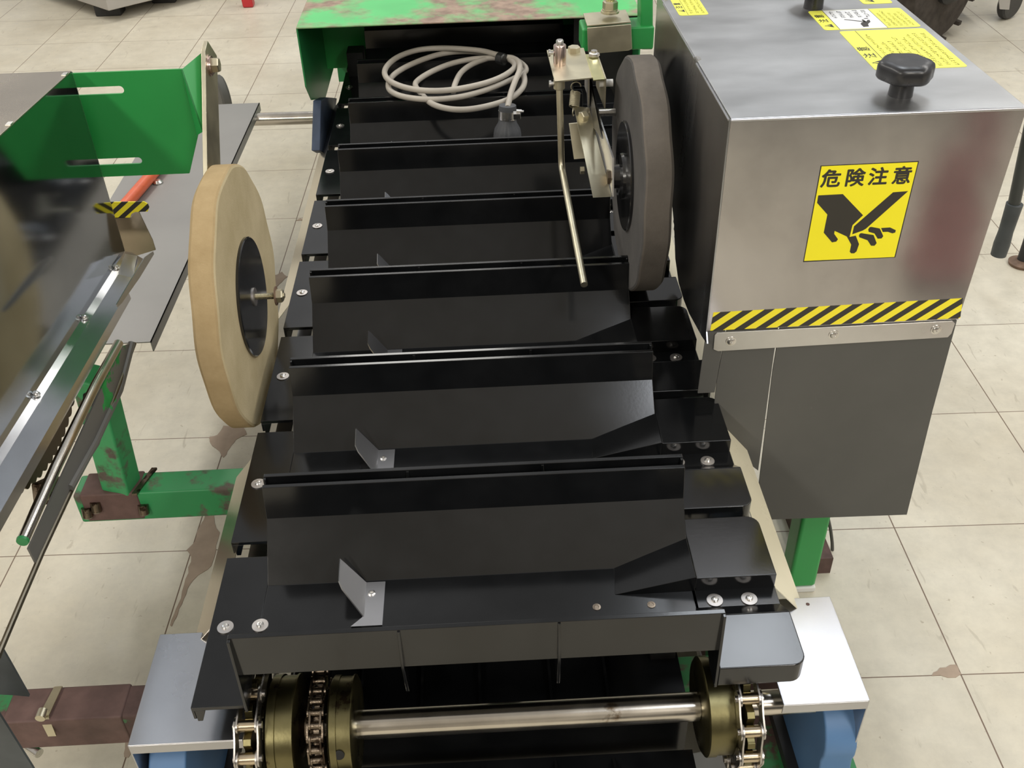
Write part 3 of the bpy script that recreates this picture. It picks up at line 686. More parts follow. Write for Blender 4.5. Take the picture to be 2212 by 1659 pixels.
b = MB(); b.xy([(.5120, 1.3080), (.5195, 1.3090), (.5215, 1.3190), (.5275, 1.3270), (.5290, 1.3350), (.5265, 1.3360), (.5225, 1.3290), (.5215, 1.3380), (.5190, 1.3380), (.5185, 1.3280), (.5150, 1.3260), (.5120, 1.3200)], z_t, z_t + .0001)
b.xy([(.4960, 1.3400), (.4975, 1.3420), (.5230, 1.3290), (.5215, 1.3265)], z_t, z_t + .0001); b.xy([(.524, 1.340), (.530, 1.342), (.529, 1.344), (.523, 1.342)], z_t, z_t + .0001)
b.build('pictogram', M['ink'], sb); z_t -= .0001
sc_ = rsq(.5440, .5855, 1.4045, 1.4950, zt, .0003).build('warning_sticker', M['yellow2'], t, label='yellow warning sticker at the far edge of the guard top'); warning_head(sc_, .556, 1.418, .014)
sd = rsq(.2828, .3235, 1.3850, 1.4980, zt, .0003).build('warning_sticker', M['yellow2'], t, label='small yellow warning sticker at the left edge of the guard top')
MB().box(.2950, .2955, 1.386, 1.497, z_t, z_t + .0001).build('divider_line', M['ink'], sd); warning_head(sd, .2892, 1.4050, .0105); lines(sd, .2975, .3215, 1.392, 1.49, 3, M['ink2'], 12)
# bent notch tabs on the top edge
for y in (1.208, 1.452):
    MB().slab([(GX0 - .001, y, GZ1), (GX0 + .004, y + .004, GZ1), (GX0 + .004, y + .012, GZ1), (GX0 - .001, y + .014, GZ1)], (0, 0, .0012)).build('bent_tab', M['bolt'], t)

# ------------------------------------------------------------------ right leg, cord
t = thing('guard_leg', 'bright green square leg below the rubber flaps', 'leg', (.485, 1.083, 0))
MB().box(.4630, .5080, 1.062, 1.107, .012, .56).build('square_tube', M['green'], t, .006)
MB().box(.4620, .5090, 1.061, 1.108, 0, .012).build('end_cap', M['white_plastic'], t, .003)
tag(MB().box(.505, .545, 1.10, 1.30, .0, .035).build('floor_beam', M['green_rust'], None), 'rusty green frame beam on the floor behind the bright green leg', 'beam')
P = [pt(x, y, y=1.15) for x, y in ((1783, 1095), (1789, 1120), (1795, 1150), (1798, 1185), (1794, 1215), (1787, 1238), (1778, 1249), (1768, 1251))]
tag(MB().tube(smoothpath(P), .0028, 10).build('power_cord', M['rubber'], None), 'thin grey cord hanging beside the bright green leg', 'cord')

# ------------------------------------------------------------------ left guard (yawed a little) and saw trough
a0 = 0.0; dx, dy = -math.sin(a0), -math.cos(a0)       # along the guard, towards the viewer
G0 = V(-.5320, 1.3260, 0); nx, ny = -math.cos(a0), math.sin(a0)      # towards the left
def gl(s, w_, z): return V(G0.x + dx * s + nx * w_, G0.y + dy * s + ny * w_, z + .064 * s)
left_guard = t = thing('saw_guard', 'polished steel guard at the left edge, mirroring the black trays', 'guard', gl(0, 0, .530))
MB().slab([gl(0, 0, .8015), gl(.62, 0, .8015), gl(.62, .5, .8015), gl(0, .5, .8015)], (0, 0, -.0018)).build('top_sheet', M['tan_reflect_top'], t, .0006)
MB().slab([gl(0, 0, .7997), gl(.62, 0, .7997), gl(.62, 0, .530), gl(0, 0, .530)], (nx * .0018, ny * .0018, 0)).build('side_sheet', M['mirror'], t)
b = MB()
for s in (.012, .205, .42):
    c = gl(s, 0, .8018); b.slab([c, c + V(dx, dy, 0) * .010, c + V(dx, dy, 0) * .010 + V(nx, ny, 0) * .006, c + V(nx, ny, 0) * .006], (0, 0, .0012))
b.build('bent_tab', M['bolt'], t)
MB().slab([gl(0, 0, .7997), gl(0, .5, .7997), gl(0, .5, .530), gl(0, 0, .530)], (-dx * .0018, -dy * .0018, 0)).build('back_sheet', M['stainless'], t)
t = thing('saw_trough', 'shiny bent steel trough along the foot of the left guard', 'trough', gl(0, -.02, .56))
b = MB()
s0, s1 = .0, .62
def gw(s, w_): return gl(s, w_, 0)
b.slab([gl(s0, .012, .5300), gl(s1, .012, .5300), gl(s1, .012, .5288), gl(s0, .012, .5288)], V(-nx * .012, -ny * .012, 0))
b.slab([gl(s0, 0, .5300), gl(s1, 0, .5300), gl(s1, -.010, .5275), gl(s0, -.010, .5275)], (0, 0, -.0014))
b.slab([gl(s0, -.010, .5275), gl(s1, -.010, .5275), gl(s1, -.039, .5266), gl(.12, -.037, .5266), gl(.03, -.040, .5266)], (0, 0, -.0014))
b.slab([gl(.12, -.037, .5266), gl(s1, -.039, .5266), gl(s1, -.040, .513), gl(.12, -.038, .513)], (-.0012, 0, 0))
b.build('trough_sheet', M['trough'], t)
b = MB(); b.slab([pt(x, y, z=.532) for x, y in ((270, 548), (296, 552), (286, 600), (276, 622), (262, 645), (250, 657), (240, 640), (254, 592))], (0, 0, -.0012)); b.build('curled_end', M['stainless'], t)
b = MB(); b.slab([pt(x, y, x=-.462) for x, y in ((329, 543), (331, 549), (300, 600), (262, 654), (252, 664), (250, 658), (284, 600), (311, 556))], (.0012, 0, 0)); b.build('edge_strip', M['alu'], t)
for s in (.055, .20, .38, .52):
    c = gl(s, -.003, .5300); MB().lathe(c, c + V(0, 0, 1), [(0, .0052), (.001, .0052), (.0012, .0036), (.004, .0034), (.005, .002), (.005, 0)], 20).build('screw', M['bolt'], t)
# plate with hazard tape behind the far end of the trough
t = thing('tape_bracket', 'steel bracket, coloured by a tan-brown reflection, with a short piece of striped hazard tape at the guard end', 'bracket', (-.50, 1.30, .54))
Y_ = 1.360; Q = lambda x, y, yy=Y_: pt(x, y, y=yy)
MB().slab([Q(225, 437), Q(311, 436), Q(319, 441), Q(322, 448), Q(319, 457), Q(292, 458), Q(284, 462), Q(281, 470), Q(236, 472)], (0, .002, 0)).build('tape_strip', M['hazard2'], t, label='striped tape strip')
MB().slab([Q(236, 470), Q(283, 470), Q(292, 458), Q(300, 458), Q(330, 520), Q(336, 540), Q(270, 560), Q(240, 560)], (0, .002, 0)).build('bracket_plate', metalmat('tan_reflection_steel', (.44, .37, .28), .25, .4), t)  # tan-brown reflection put into the plate colour
# green slotted plate with bent ear
t = thing('slotted_mount_plate', 'green mounting plate with two long slots beside the left guard', 'plate', (-.50, 1.325, .67))
yp = 1.345
def slot(x0, x1, y0, y1, n_=8):
    r = (y1 - y0) / 2
    pts = [(x1 - r + r * math.sin(math.pi * i / n_), y0 + r - r * math.cos(math.pi * i / n_)) for i in range(n_ + 1)]
    return pts + [(x0 + r - r * math.sin(math.pi * i / n_), y1 - r + r * math.cos(math.pi * i / n_)) for i in range(n_ + 1)]
zA = pt(150, 159, y=yp).z; zB = pt(300, 379, y=yp).z; xR = pt(397, 160, y=yp).x
s1z0, s1z1 = pt(250, 203, y=yp).z, pt(250, 186, y=yp).z; s2z0, s2z1 = pt(270, 355, y=yp).z, pt(270, 341, y=yp).z
s1x1 = pt(268, 195, y=yp).x; s2x1 = pt(307, 348, y=yp).x; s2x0 = pt(122, 349, y=yp).x
xl = -.80
b = MB()
def pl(pts): b.slab([(x, yp, z) for x, z in pts], (0, .003, 0))
xb = pt(410, 378, y=yp).x; xm = pt(428, 291, y=yp).x; zm = pt(428, 291, y=yp).z
def slotted(z0, z1, sx0, sx1, sz0, sz1, xr0, xr1):
    """a band of plate from z0 to z1 with one round-ended slot"""
    r = (sz1 - sz0) / 2; n_ = 10; zc = (sz0 + sz1) / 2
    R_ = [(sx1 - r + r * math.sin(math.pi * i / n_), zc - r * math.cos(math.pi * i / n_)) for i in range(n_ + 1)]
    pl([(sx1 - r, z0), (xr0, z0), (xr1, z1), (sx1 - r, z1)] + R_[::-1])
    pl([(sx0 + r, z0), (sx1 - r, z0), (sx1 - r, sz0), (sx0 + r, sz0)]); pl([(sx0 + r, sz1), (sx1 - r, sz1), (sx1 - r, z1), (sx0 + r, z1)])
    L_ = [(sx0 + r - r * math.sin(math.pi * i / n_), zc - r * math.cos(math.pi * i / n_)) for i in range(n_ + 1)]
    pl([(xl, z0), (sx0 + r, z0)] + L_ + [(sx0 + r, z1), (xl, z1)])
zmid = .745
slotted(zmid, zA, -.62, s1x1, s1z0, s1z1, xm + (xR - xm) * (zmid - zm) / (zA - zm), xR)
slotted(zB, zm, s2x0, s2x1, s2z0, s2z1, xb, xm)
pl([(xl, zm), (xm, zm), (xm + (xR - xm) * (zmid - zm) / (zA - zm), zmid), (xl, zmid)])
b.build('slotted_plate', M['green_flat'], t)
b = MB(); A = [V(xR, yp, zA), V(xm, yp, zm), pt(440, 284, x=-.3715), pt(438, 113, x=-.3715)]
b.slab([A[0], A[1], A[2]], (-.0015, -.002, 0)); b.slab([A[0], A[2], A[3]], (-.0015, -.002, 0)); b.build('bent_ear', M['green'], t)
# swing arm carrying the cream wheel
t = thing('wheel_arm', 'flat zinc-plated arm holding the cream foam wheel', 'arm', (-.367, 1.25, .6))
MB().yz([(1.372, .806), (1.395, .812), (1.428, .780), (1.318, .650), (1.262, .50), (1.18, .48), (1.17, .55), (1.236, .662)], -.3705, -.3645).build('arm_plate', M['zinc'], t, .0008)
c = pt(452, 141, x=-.3645)
bo = MB().lathe(c, c + V(1, 0, 0), [(0, .0145), (.002, .0145), (.0022, .0125), (.0045, .0125), (.0046, .009)], 32).build('washer', M['zincpink'], t)
MB().lathe(c + V(.0046, 0, 0), c + V(1, 0, 0), [(0, .0105), (.008, .0105), (.0095, .009), (.0095, 0)], 6).build('bolt_head', M['zinc'], bo, smooth=10)
# small grey caster wheel standing far behind the arm
def caster(name, c, r, wd, dirn, label, mt, mr):
    t = thing(name, label, 'wheel', (c[0], c[1], 0)); c = V(*c); d = V(*dirn).normalized()
    MB().lathe(c - d * wd / 2, c + d * wd, [(0, r * .62), (0, r * .9), (wd * .2, r), (wd * .8, r), (wd, r * .9), (wd, r * .62)], 40).build('tyre', mt, t)
    MB().lathe(c - d * wd * .4, c + d * wd, [(0, 0), (0, r * .16), (wd * .1, r * .18), (wd * .1, r * .5), (0, r * .64), (wd * .8, r * .64), (wd * .8, 0)], 40).build('wheel_rim', mr, t)
    return t
# ------------------------------------------------------------------ grey side table
t = thing('side_table', 'long grey sheet-metal side table left of the cream wheel', 'table', (-.60, 1.7, .36))
zt2 = .38; xr_ = -.5155
A = [pt(240, 740, z=zt2), pt(327, 738, z=zt2), pt(561, 222, z=zt2), pt(468, 224, z=zt2)]
xl2 = -.725
MB().slab([(xl2, A[1].y, zt2), A[1], A[2], (xl2, A[2].y, zt2)], (0, 0, -.002)).build('table_sheet', M['grey_sheet'], t)
MB().slab([A[1], A[2], A[2] + V(0, 0, -.018), A[1] + V(0, 0, -.018)], (-.002, 0, 0)).build('folded_edge', M['grey_sheet'], t)
for y in (2.19,): MB().box(-.66, -.63, y, y + .03, 0, zt2 - .002).build('leg', M['grey_sheet'], t)
p0, p1 = pt(327, 378, z=.392), pt(268, 446, z=.392); d = (p0 - p1)
tag(MB().cyl(p1 - d * .6, p0 + d * .7, .0115, 24).build('round_bar', M['orange'], None), 'orange-red round bar lying on the grey side table', 'bar')
c = pt(341, 395, z=.3805); tag(MB().lathe(c, c + V(0, 0, 1), [(0, .010), (.002, .010), (.006, .006), (.006, 0)], 16).build('bolt_cap', M['bolt'], None), 'bright bolt head on the grey side table beside the orange bar', 'bolt')
# ------------------------------------------------------------------ left saw disc
b = MB(); pts = []; cy_, cz_, R_ = .9648, .6853, .2304; NT = 84
for i in range(NT):
    for k in range(5):
        aa = (i + k / 5) * 2 * math.pi / NT; rr = R_ - .0045 * (1 - abs(math.sin(k / 5 * math.pi)))
        pts.append((cy_ + rr * math.cos(aa), cz_ + rr * math.sin(aa)))
b.yz([(y_, min(z_, .78)) for y_, z_ in pts], -.5400, -.5380)
b.build('saw_blade', M['sawsteel'], left_guard, label='large brown saw blade with scalloped teeth')
t = thing('blade_clamp', 'dark bolt block behind the rod beside the scalloped saw blade', 'clamp', (-.50, .90, .40))
MB().slab([pt(66, 1045, x=-.53), pt(98, 1030, x=-.53), pt(100, 1080, x=-.53), pt(72, 1092, x=-.53)], (.02, 0, 0)).build('clamp_block', M['oily'], t, .002)
MB().slab([pt(178, 850, x=-.53), pt(200, 838, x=-.53), pt(193, 868, x=-.53), pt(176, 880, x=-.53)], (.02, 0, 0)).build('clamp_block', M['bluedark'], t, .002)
# ------------------------------------------------------------------ slide rail with rod
t = thing('slide_rail', 'grey slide rail with chipped green paint and a bare rod along its top', 'rail', (-.48, .95, .45))
rx = -.485
def RR(x, y, xx=rx): return pt(x, y, x=xx)
m_ = paint('grey_rail_with_green_chips', (.115, .112, .105), (.02, .31, .06), .60, 11, .35, soft=.008); M['railplate'] = m_
MB().slab([RR(62, 1185), RR(260, 750), RR(287, 740), RR(289, 755), RR(258, 835), RR(240, 880), RR(215, 960), RR(160, 1048), RR(78, 1216)], (-.002, 0, 0)).build('rail_plate', m_, t)
MB().tube([RR(50, 1166), RR(120, 1010), RR(205, 835), RR(256, 742)], .0062, 20).build('rod', M['steel'], t)
c = RR(50, 1166); MB().lathe(c, c + (RR(50, 1166) - RR(120, 1010)), [(0, .0066), (.003, .006), (.004, 0)], 20).build('rod_end_cap', M['green_dark'], t)
MB().tube([RR(290, 742), RR(212, 950), RR(158, 1050), RR(90, 1195), RR(45, 1300), RR(2, 1402), RR(-30, 1480)], .0030, 10).build('edge_bead', M['olive'], t)
MB().tube([RR(284, 742), RR(258, 842), RR(206, 954), RR(150, 1055)], .0050, 10).build('edge_bead', M['railplate'], t)
# ------------------------------------------------------------------ left frame: post, cross beams
t = thing('frame_crossbeam', 'worn green cross beam with a rusty joint carrying the leaning green post', 'beam', (-.5, 1.18, .12))
zb = .20
y1b = pt(400, 1015, z=zb).y; y0b = y1b - .049
MB().box(-.653, .36, y0b, y1b, .142, zb).build('square_tube', M['green_worn'], t, .004)
q0 = pt(200, 1085, z=.2); 
ru = MB(); ru.box(-.642, -.553, y0b - .002, y1b + .002, .146, zb + .0018).build('rust_collar', M['rust'], t, .003)
MB().slab([(-.560, y0b - .004, zb + .003), (-.552, y0b - .004, zb + .003), (-.535, y1b + .006, zb + .003), (-.543, y1b + .006, zb + .003)], (0, 0, -.004)).build('clamp_bolt', M['oily'], t)
for px_, py_ in ((207, 1100), (310, 1105), (188, 1112)):
    c = pt(px_, py_ - 8, y=y0b - .003); MB().lathe(c, c + V(0, -.3, -1), [(-.006, .008), (.010, .008), (.012, .006), (.012, 0)], 14).build('bolt', M['oily'], t)
pb = pt(265, 1040, z=zb); pb = V(pb.x, y0b + .022, zb - .001); ptop = pt(245, 830, x=pb.x + .028)
MB().bar(pb, V(pb.x + .030, pb.y - .035, .44), .046, .040, (.25, 1, 0)).build('leaning_post', M['green_post'], t, .004)
t = thing('frame_crossbeam', 'rusty brown cross beam at the lower left with chipped green paint', 'beam', (-.5, .78, .12))
MB().box(-1.02, .36, .753, .800, .143, .2).build('square_tube', M['green_rust'], t, .004)
MB().box(-.617, -.470, .7515, .8015, .146, .2016).build('rust_sleeve', M['rust'], t, .003)
c0 = pt(118, 1485, z=.204); c1 = pt(85, 1548, z=.204); c2 = pt(105, 1588, y=.748)
MB().slab([c0, c0 + V(.010, 0, 0), c1 + V(.012, 0, 0), c1], (0, 0, .002)).slab([c1, c1 + V(.012, 0, 0), c2 + V(.010, 0, 0), c2], (0, -.002, 0)).build('strap', M['zinc'], t)
MB().cyl(c1 + V(.004, -.006, .004), c1 + V(.004, .006, .004), .006, 16).build('strap_nut', M['zinc'], t)
c = pt(45, 1600, z=.14); MB().cyl(c, c + V(.03, -.02, 0), .006, 12).build('bolt', M['bolt'], t)
for y, l in ((.776, 'near'), (1.183, 'far')):
    pass
tag(MB().box(-1.05, -1.0, .60, 1.9, .0, .142).build('floor_rail', M['green_rust'], None), 'green floor rail under the left end of the rusty cross beam', 'rail')
tag(MB().box(.30, .355, .60, 1.9, .0, .142).build('floor_rail', M['green_rust'], None), 'green floor rail under the right ends of the cross beams', 'rail')
# dark flaps at the lower left edge
t = thing('flap_sheets', 'two dark rubber flap sheets at the lower left edge of the frame', 'flap', (-.62, .70, .25))
Q = lambda x, y: pt(x, y, y=.70)
MB().slab([Q(-60, 1280), Q(0, 1394), Q(22, 1432), Q(63, 1505), Q(30, 1502), Q(-60, 1497)], (0, .003, 0)).build('flap_sheet', M['rubber2'], t)
Q = lambda x, y: pt(x, y, y=.66)
MB().slab([Q(-60, 1440), Q(0, 1546), Q(71, 1659), Q(110, 1730), Q(-60, 1730)], (0, .003, 0)).build('flap_sheet', M['rubber2'], t)

# ------------------------------------------------------------------ green arm, zinc clamp block and the brackets hanging from it
t = thing('green_support', 'green square arm and upright holding the zinc clamp beside the guard', 'support', (.23, 1.66, .6))
yc = 1.62
c = lambda x, y, yy=yc: pt(x, y, y=yy)
MB().box(.1755, .2930, 1.6255, 1.680, .6965, .7330).build('arm_tube', M['green'], t, .003)
MB().slab([c(1384, -60, 1.632), c(1411, -60, 1.632), c(1411, 108, 1.632), c(1384, 108, 1.632)], (0, .04, 0)).build('upright', M['green'], t, .003)
t2 = thing('clamp_block', 'square zinc-plated clamp wrapped around the green arm', 'clamp', (.21, 1.61, .66))
MB().slab([c(1268, 59), c(1363, 51), c(1365, 104), c(1358, 108), c(1278, 116), c(1270, 112)], (0, -.003, 0)).build('clamp_plate', M['zinc'], t2, .001)
MB().slab([c(1268, 58), c(1363, 50), c(1363, 50) + V(0, .062, .0), c(1268, 58) + V(0, .062, 0)], (0, 0, .003)).build('clamp_plate', M['zinc'], t2, .001)
n0 = c(1322, 44) + V(0, .028, .004)
MB().lathe(n0, n0 + V(0, 0, 1), [(0, .0150), (.003, .0150), (.0032, .0125), (.006, .0125), (.0062, 0)], 28).build('washer', M['zinc'], t2)
MB().lathe(n0 + V(0, 0, .006), n0 + V(0, 0, 1), [(0, .0125), (.011, .0125), (.013, .0105), (.013, 0)], 6).build('nut', M['zinc'], t2, smooth=10)
MB().lathe(n0 + V(0, 0, .019), n0 + V(0, 0, 1), [(0, .007), (.008, .007), (.008, 0)], 20).build('stud', M['zincy'], t2)
MB().lathe(n0 + V(0, 0, .026), n0 + V(0, 0, 1), [(0, .0125), (.011, .0125), (.013, .0105), (.02, .0105), (.02, 0)], 6).build('nut', M['zincpink'], t2, smooth=10)
# top plate with sleeve, screws and the long bent rod
zp = .72; T = lambda x, y, z=zp: pt(x, y, z=z)
t = thing('feeler_bracket', 'zinc-plated bracket plate with a sleeve and thumb screws over the far trays', 'bracket', T(1230, 140))
MB().slab([T(1181, 108), T(1261, 103), T(1280, 167), T(1198, 175)], (0, 0, -.0025)).build('bracket_plate', M['zinc'], t, .0004)
MB().slab([T(1265, 117, .722), T(1289, 117, .722), T(1307, 170, .722), T(1282, 172, .722)], (0, 0, -.0025)).build('angle_top', M['zincy'], t, .0004)
e0, e1 = T(1307, 170, .722), T(1289, 117, .722)
MB().slab([e0, e1, e1 + V(0, 0, -.05), e0 + V(0, 0, -.045)], (.002, 0, 0)).build('angle_side', M['zinc'], t)
g0, g1 = T(1270, 165, .716), T(1264, 120, .716)
MB().slab([g0, g1, g1 + V(0, 0, -.05), pt(1300, 300, x=g0.x + .012), pt(1270, 260, x=g0.x + .004)], (.0025, 0, 0)).build('angle_side', M['stainless'], t)
s0_ = T(1209, 139)
slv = MB().lathe(s0_, s0_ + V(0, 0, 1), [(0, .0098), (.0285, .0098), (.030, .0088), (.030, .0062)], 28).build('sleeve', M['zincpink'], t)
MB().lathe(s0_ + V(0, 0, .028), s0_ + V(0, 0, 1), [(0, .0058), (.008, .0058), (.0095, .0048), (.0095, 0)], 24).build('rod_tip', M['bolt'], slv)
MB().lathe(s0_ + V(-.009, 0, .018), s0_ + V(-1, 0, .018), [(0, .003), (.005, .003), (.005, .0055), (.008, .0055), (.008, 0)], 14).build('thumb_screw', M['bolt'], slv)
h0 = T(1240, 112); hb = MB().lathe(h0, h0 + V(0, 0, 1), [(0, .0098), (.0075, .0098), (.0085, .009), (.0085, 0)], 6).build('bolt_head', M['zinc'], t, smooth=10)
MB().cyl(h0, h0 + V(0, 0, -.03), .003, 14).build('bolt_shank', M['zinc'], hb)
b0 = T(1283, 120, .724); MB().lathe(b0, b0 + V(0, 0, 1), [(0, .009), (.004, .0085), (.005, .005), (.008, .005), (.008, 0)], 7).build('weld_nut', M['bolt'], t, smooth=10)
r0 = T(1208, 172, zp - .003); 
rod = thing('feeler_rod', 'long thin bent zinc rod pointing down over the fifth tray', 'rod', r0)
MB().lathe(r0, r0 + V(0, 0, -1), [(0, .0086), (.013, .0086), (.014, .007)], 24).build('collar', M['zinc'], rod)
MB().lathe(r0 + V(-.008, 0, -.006), r0 + V(-1, 0, -.006), [(0, .003), (.004, .003), (.004, .0052), (.007, .0052), (.007, 0)], 14).build('thumb_screw', M['bolt'], rod)
k1 = pt(1213, 360, y=1.435); k2 = pt(1262, 615, z=.532)
P = [r0, r0.lerp(k1, .35), r0.lerp(k1, .7), r0.lerp(k1, .93), k1.lerp(k2, .03), k1.lerp(k2, .10), k1.lerp(k2, .3), k1.lerp(k2, .6), k2]
MB().tube(smoothpath(P, 4), .0050, 18).build('rod', M['zinc'], rod)
# spring
t = thing('tension_spring', 'small coiled tension spring hanging below the zinc bracket plate', 'spring', pt(1243, 196, y=1.49))
sc0, sc1 = pt(1243, 199, y=1.49), pt(1240, 231, y=1.475)
ax = (sc1 - sc0); Ls = ax.length; axn = ax.normalized(); uu = axn.orthogonal().normalized(); vv = axn.cross(uu)
N_ = 13; pts = []
for i in range(N_ * 14 + 1):
    a = 2 * math.pi * i / 14; pts.append(sc0 + ax * (i / (N_ * 14)) + (uu * math.cos(a) + vv * math.sin(a)) * .0072)
MB().tube(pts, .00095, 7).build('coil', M['zinc'], t)
def ring(c, r, n1, n2, name):
    MB().tube([c + (n1 * math.cos(a) + n2 * math.sin(a)) * r for a in [2 * math.pi * i / 20 for i in range(17)]], .0010, 7).build(name, M['zinc'], t)
ring(sc0 - axn * .0085, .0075, V(1, 0, 0), V(0, 0, 1), 'end_hook'); ring(sc1 + axn * .007, .0065, V(.3, .9, 0), V(0, 0, 1), 'end_hook')
# slanted angle arm to the hub of the black wheel
t = thing('wheel_arm', 'slanted zinc angle arm reaching down to the hub of the black wheel', 'arm', (.18, 1.4, .65))
TL, TR = pt(1240, 233, y=1.47), pt(1273, 237, y=1.47); BR, BL = pt(1321, 425, x=.190), pt(1281, 427, y=1.312)
MB().slab([TL, TR, BR, BL], (0, .003, .002)).build('arm_face', M['zinc'], t)
back = V(0.004, .035, .018)
MB().slab([TR + V(.001, 0, 0), BR + V(.001, 0, 0), BR + back * .9 + V(0, .0, .030), TR + back], (.0025, 0, 0)).build('arm_flange', M['stainless'], t)
c1_, c2_, c3_, c4_ = pt(1229, 268, y=1.475), pt(1248, 266, y=1.475), pt(1263, 342, y=1.44), pt(1240, 344, y=1.44)
MB().slab([c1_, c2_, c3_, c4_], (0, .003, 0)).build('rear_tab', M['zinc'], t)
p = pt(1265, 250, y=1.455); MB().lathe(p, p + V(-1, -.6, 0), [(0, .0085), (.008, .0085), (.009, .007), (.009, 0)], 6).build('bolt_head', M['zinc'], t, smooth=10)
p = pt(1262, 368, y=1.40); MB().lathe(p, p + V(-1, 0, 0), [(0, .006), (.006, .006), (.006, 0)], 6).build('bolt_head', M['zinc'], t, smooth=10)
for x, y, z in ((.196, 1.45, .0),):
    p = pt(1318, 179, x=.20); MB().lathe(p + V(-.016, 0, 0), p + V(1, 0, 0), [(0, .0055), (.020, .0055), (.020, 0)], 16).build('spacer_pin', M['white_plastic'], t)
p = pt(1310, 243, x=.20); MB().lathe(p + V(-.012, 0, 0), p + V(1, 0, 0), [(0, .0055), (.026, .0055), (.026, 0)], 16).build('spacer_pin', M['bolt'], t)

# ------------------------------------------------------------------ coiled cable
t = thing('coiled_cable', 'coil of grey cable lying across the far trays', 'cable', (-.04, 2.03, .51))
def cp(a, b_, z): return pt(640 + a / 2.962, b_ / 2.962, z=z)
lead = [(1352, 690, .515), (1372, 600, .520), (1400, 520, .526), (1428, 450, .528), (1425, 400, .526), (1385, 372, .524)]
A_ = [(1320, 362, .524), (1200, 328, .524), (1060, 313, .524), (920, 308, .524), (780, 320, .524), (660, 360, .524), (590, 412, .524), (565, 465, .524), (595, 515, .524), (680, 555, .524), (800, 578, .524), (940, 580, .524), (1090, 560, .524), (1240, 522, .524), (1345, 475, .524), (1398, 425, .522), (1372, 385, .520)]
B_ = [(1290, 350, .516), (1180, 335, .513), (1060, 330, .512), (930, 345, .512), (800, 385, .512), (680, 440, .512), (605, 500, .511), (592, 565, .511), (650, 608, .511), (770, 632, .511), (910, 635, .511), (1060, 618, .511), (1200, 580, .511), (1330, 530, .512), (1440, 478, .514), (1470, 440, .516), (1425, 395, .518), (1350, 372, .517)]
C_ = [(1240, 372, .514), (1130, 378, .511), (1000, 405, .511), (880, 452, .511), (790, 505, .511), (762, 545, .510), (800, 600, .500), (870, 665, .508), (980, 697, .511), (1100, 700, .511), (1240, 675, .511), (1370, 630, .511), (1445, 565, .511), (1460, 500, .513), (1430, 430, .514), (1370, 385, .514), (1280, 365, .513), (1190, 385, .512), (1110, 420, .511), (1050, 470, .510), (1015, 540, .508), (1005, 590, .502)]
MB().tube(smoothpath([cp(*p) for p in lead + A_ + B_ + C_], 5), .0058, 14).build('cable_sheath', M['cable'], t)
p = cp(1300, 372, .522); q_ = cp(1345, 385, .522); dd = (q_ - p).normalized()
MB().lathe(p - dd * .004, q_, [(0, .0100), (.002, .0125), (.018, .0125), (.020, .0100)], 20).build('tape_wrap', M['tape'], t)
# gland at the end of the cable, down in the tray
ga = cp(1352, 680, .516); gb = pt(1096, 300, z=.452); gd = (gb - ga).normalized()
t = thing('cable_gland', 'dark grey ribbed cable gland with a steel clamp, below the coiled cable', 'gland', ga)
MB().lathe(ga, gb, [(-.002, .0165), (.006, .0175), (.010, .0165)], 32).build('gland_rim', M['gland'], t)
MB().lathe(ga + gd * .008, gb, [(0, .0178), (.016, .0178)], 32).build('clamp_band', M['bolt'], t)
b = MB(); rings = []; u0 = gd.orthogonal().normalized(); v0 = gd.cross(u0); prev = None
for s_, r_ in ((.024, .0165), (.032, .0185), (.044, .0245), (.055, .0265), (.095, .0270), (.110, .025)):
    rg = []
    for i in range(64):
        a = 2 * math.pi * i / 64; rr = r_ * (1 + (.035 if (i // 2) % 2 else -.02) * (1 if r_ > .024 else 0)); rg.append(b.b.verts.new(ga + gd * s_ + (u0 * math.cos(a) + v0 * math.sin(a)) * rr))
    if prev:
        for i in range(64): b.b.faces.new((prev[i], prev[(i + 1) % 64], rg[(i + 1) % 64], rg[i]))
    else: b.b.faces.new(rg)
    prev = rg
b.b.faces.new(prev[::-1]); b.build('gland_body', M['gland'], t)
b = MB(); cs = pt(1122, 240, z=.522)
b.lathe(cs + V(-.006, 0, 0), cs + V(1, 0, -.1), [(0, .004), (.010, .004), (.010, .0025), (.014, .0025), (.014, 0)], 12); b.build('clamp_screw', M['bolt'], t)
b = MB(); b.box(cs.x - .012, cs.x + .002, cs.y - .008, cs.y + .006, cs.z - .014, cs.z - .002); b.build('clamp_ear', M['bolt'], t, .001)

# ------------------------------------------------------------------ background
t = thing('grey_machine', 'pale grey machine body on dark feet at the top left', 'machine', (-1.6, 4.6, 0))
z1 = .05
c0, c1, c2 = pt(235, 24, z=z1), pt(390, -14, z=z1), pt(150, -4, z=z1)
r_ = c1 - c0; l_ = c2 - c0
MB().slab([c0, c0 + r_ * 2.2, c0 + r_ * 2.2 + l_ * 2.2, c0 + l_ * 2.2], (0, 0, .5)).build('machine_body', M['grey_machine'], t, .004)
c = pt(232, 34, z=0); MB().box(c.x - .045, c.x + .06, c.y - .01, c.y + .07, 0, .05).build('foot', M['bluedark'], t, .005)
c = pt(350, 6, z=0); MB().box(c.x - .04, c.x + .06, c.y - .01, c.y + .07, 0, .05).build('foot', M['bluedark'], t, .005)
t = thing('red_stand', 'foot of a red stand at the top of the frame', 'stand', pt(535, 20, z=0))
c = pt(536, 17, z=0); MB().slab([c + V(-.022, 0, 0), c + V(.022, 0, 0), c + V(.012, 0, .45), c + V(-.045, 0, .45)], (0, .05, 0)).build('leg', M['red'], t, .006)
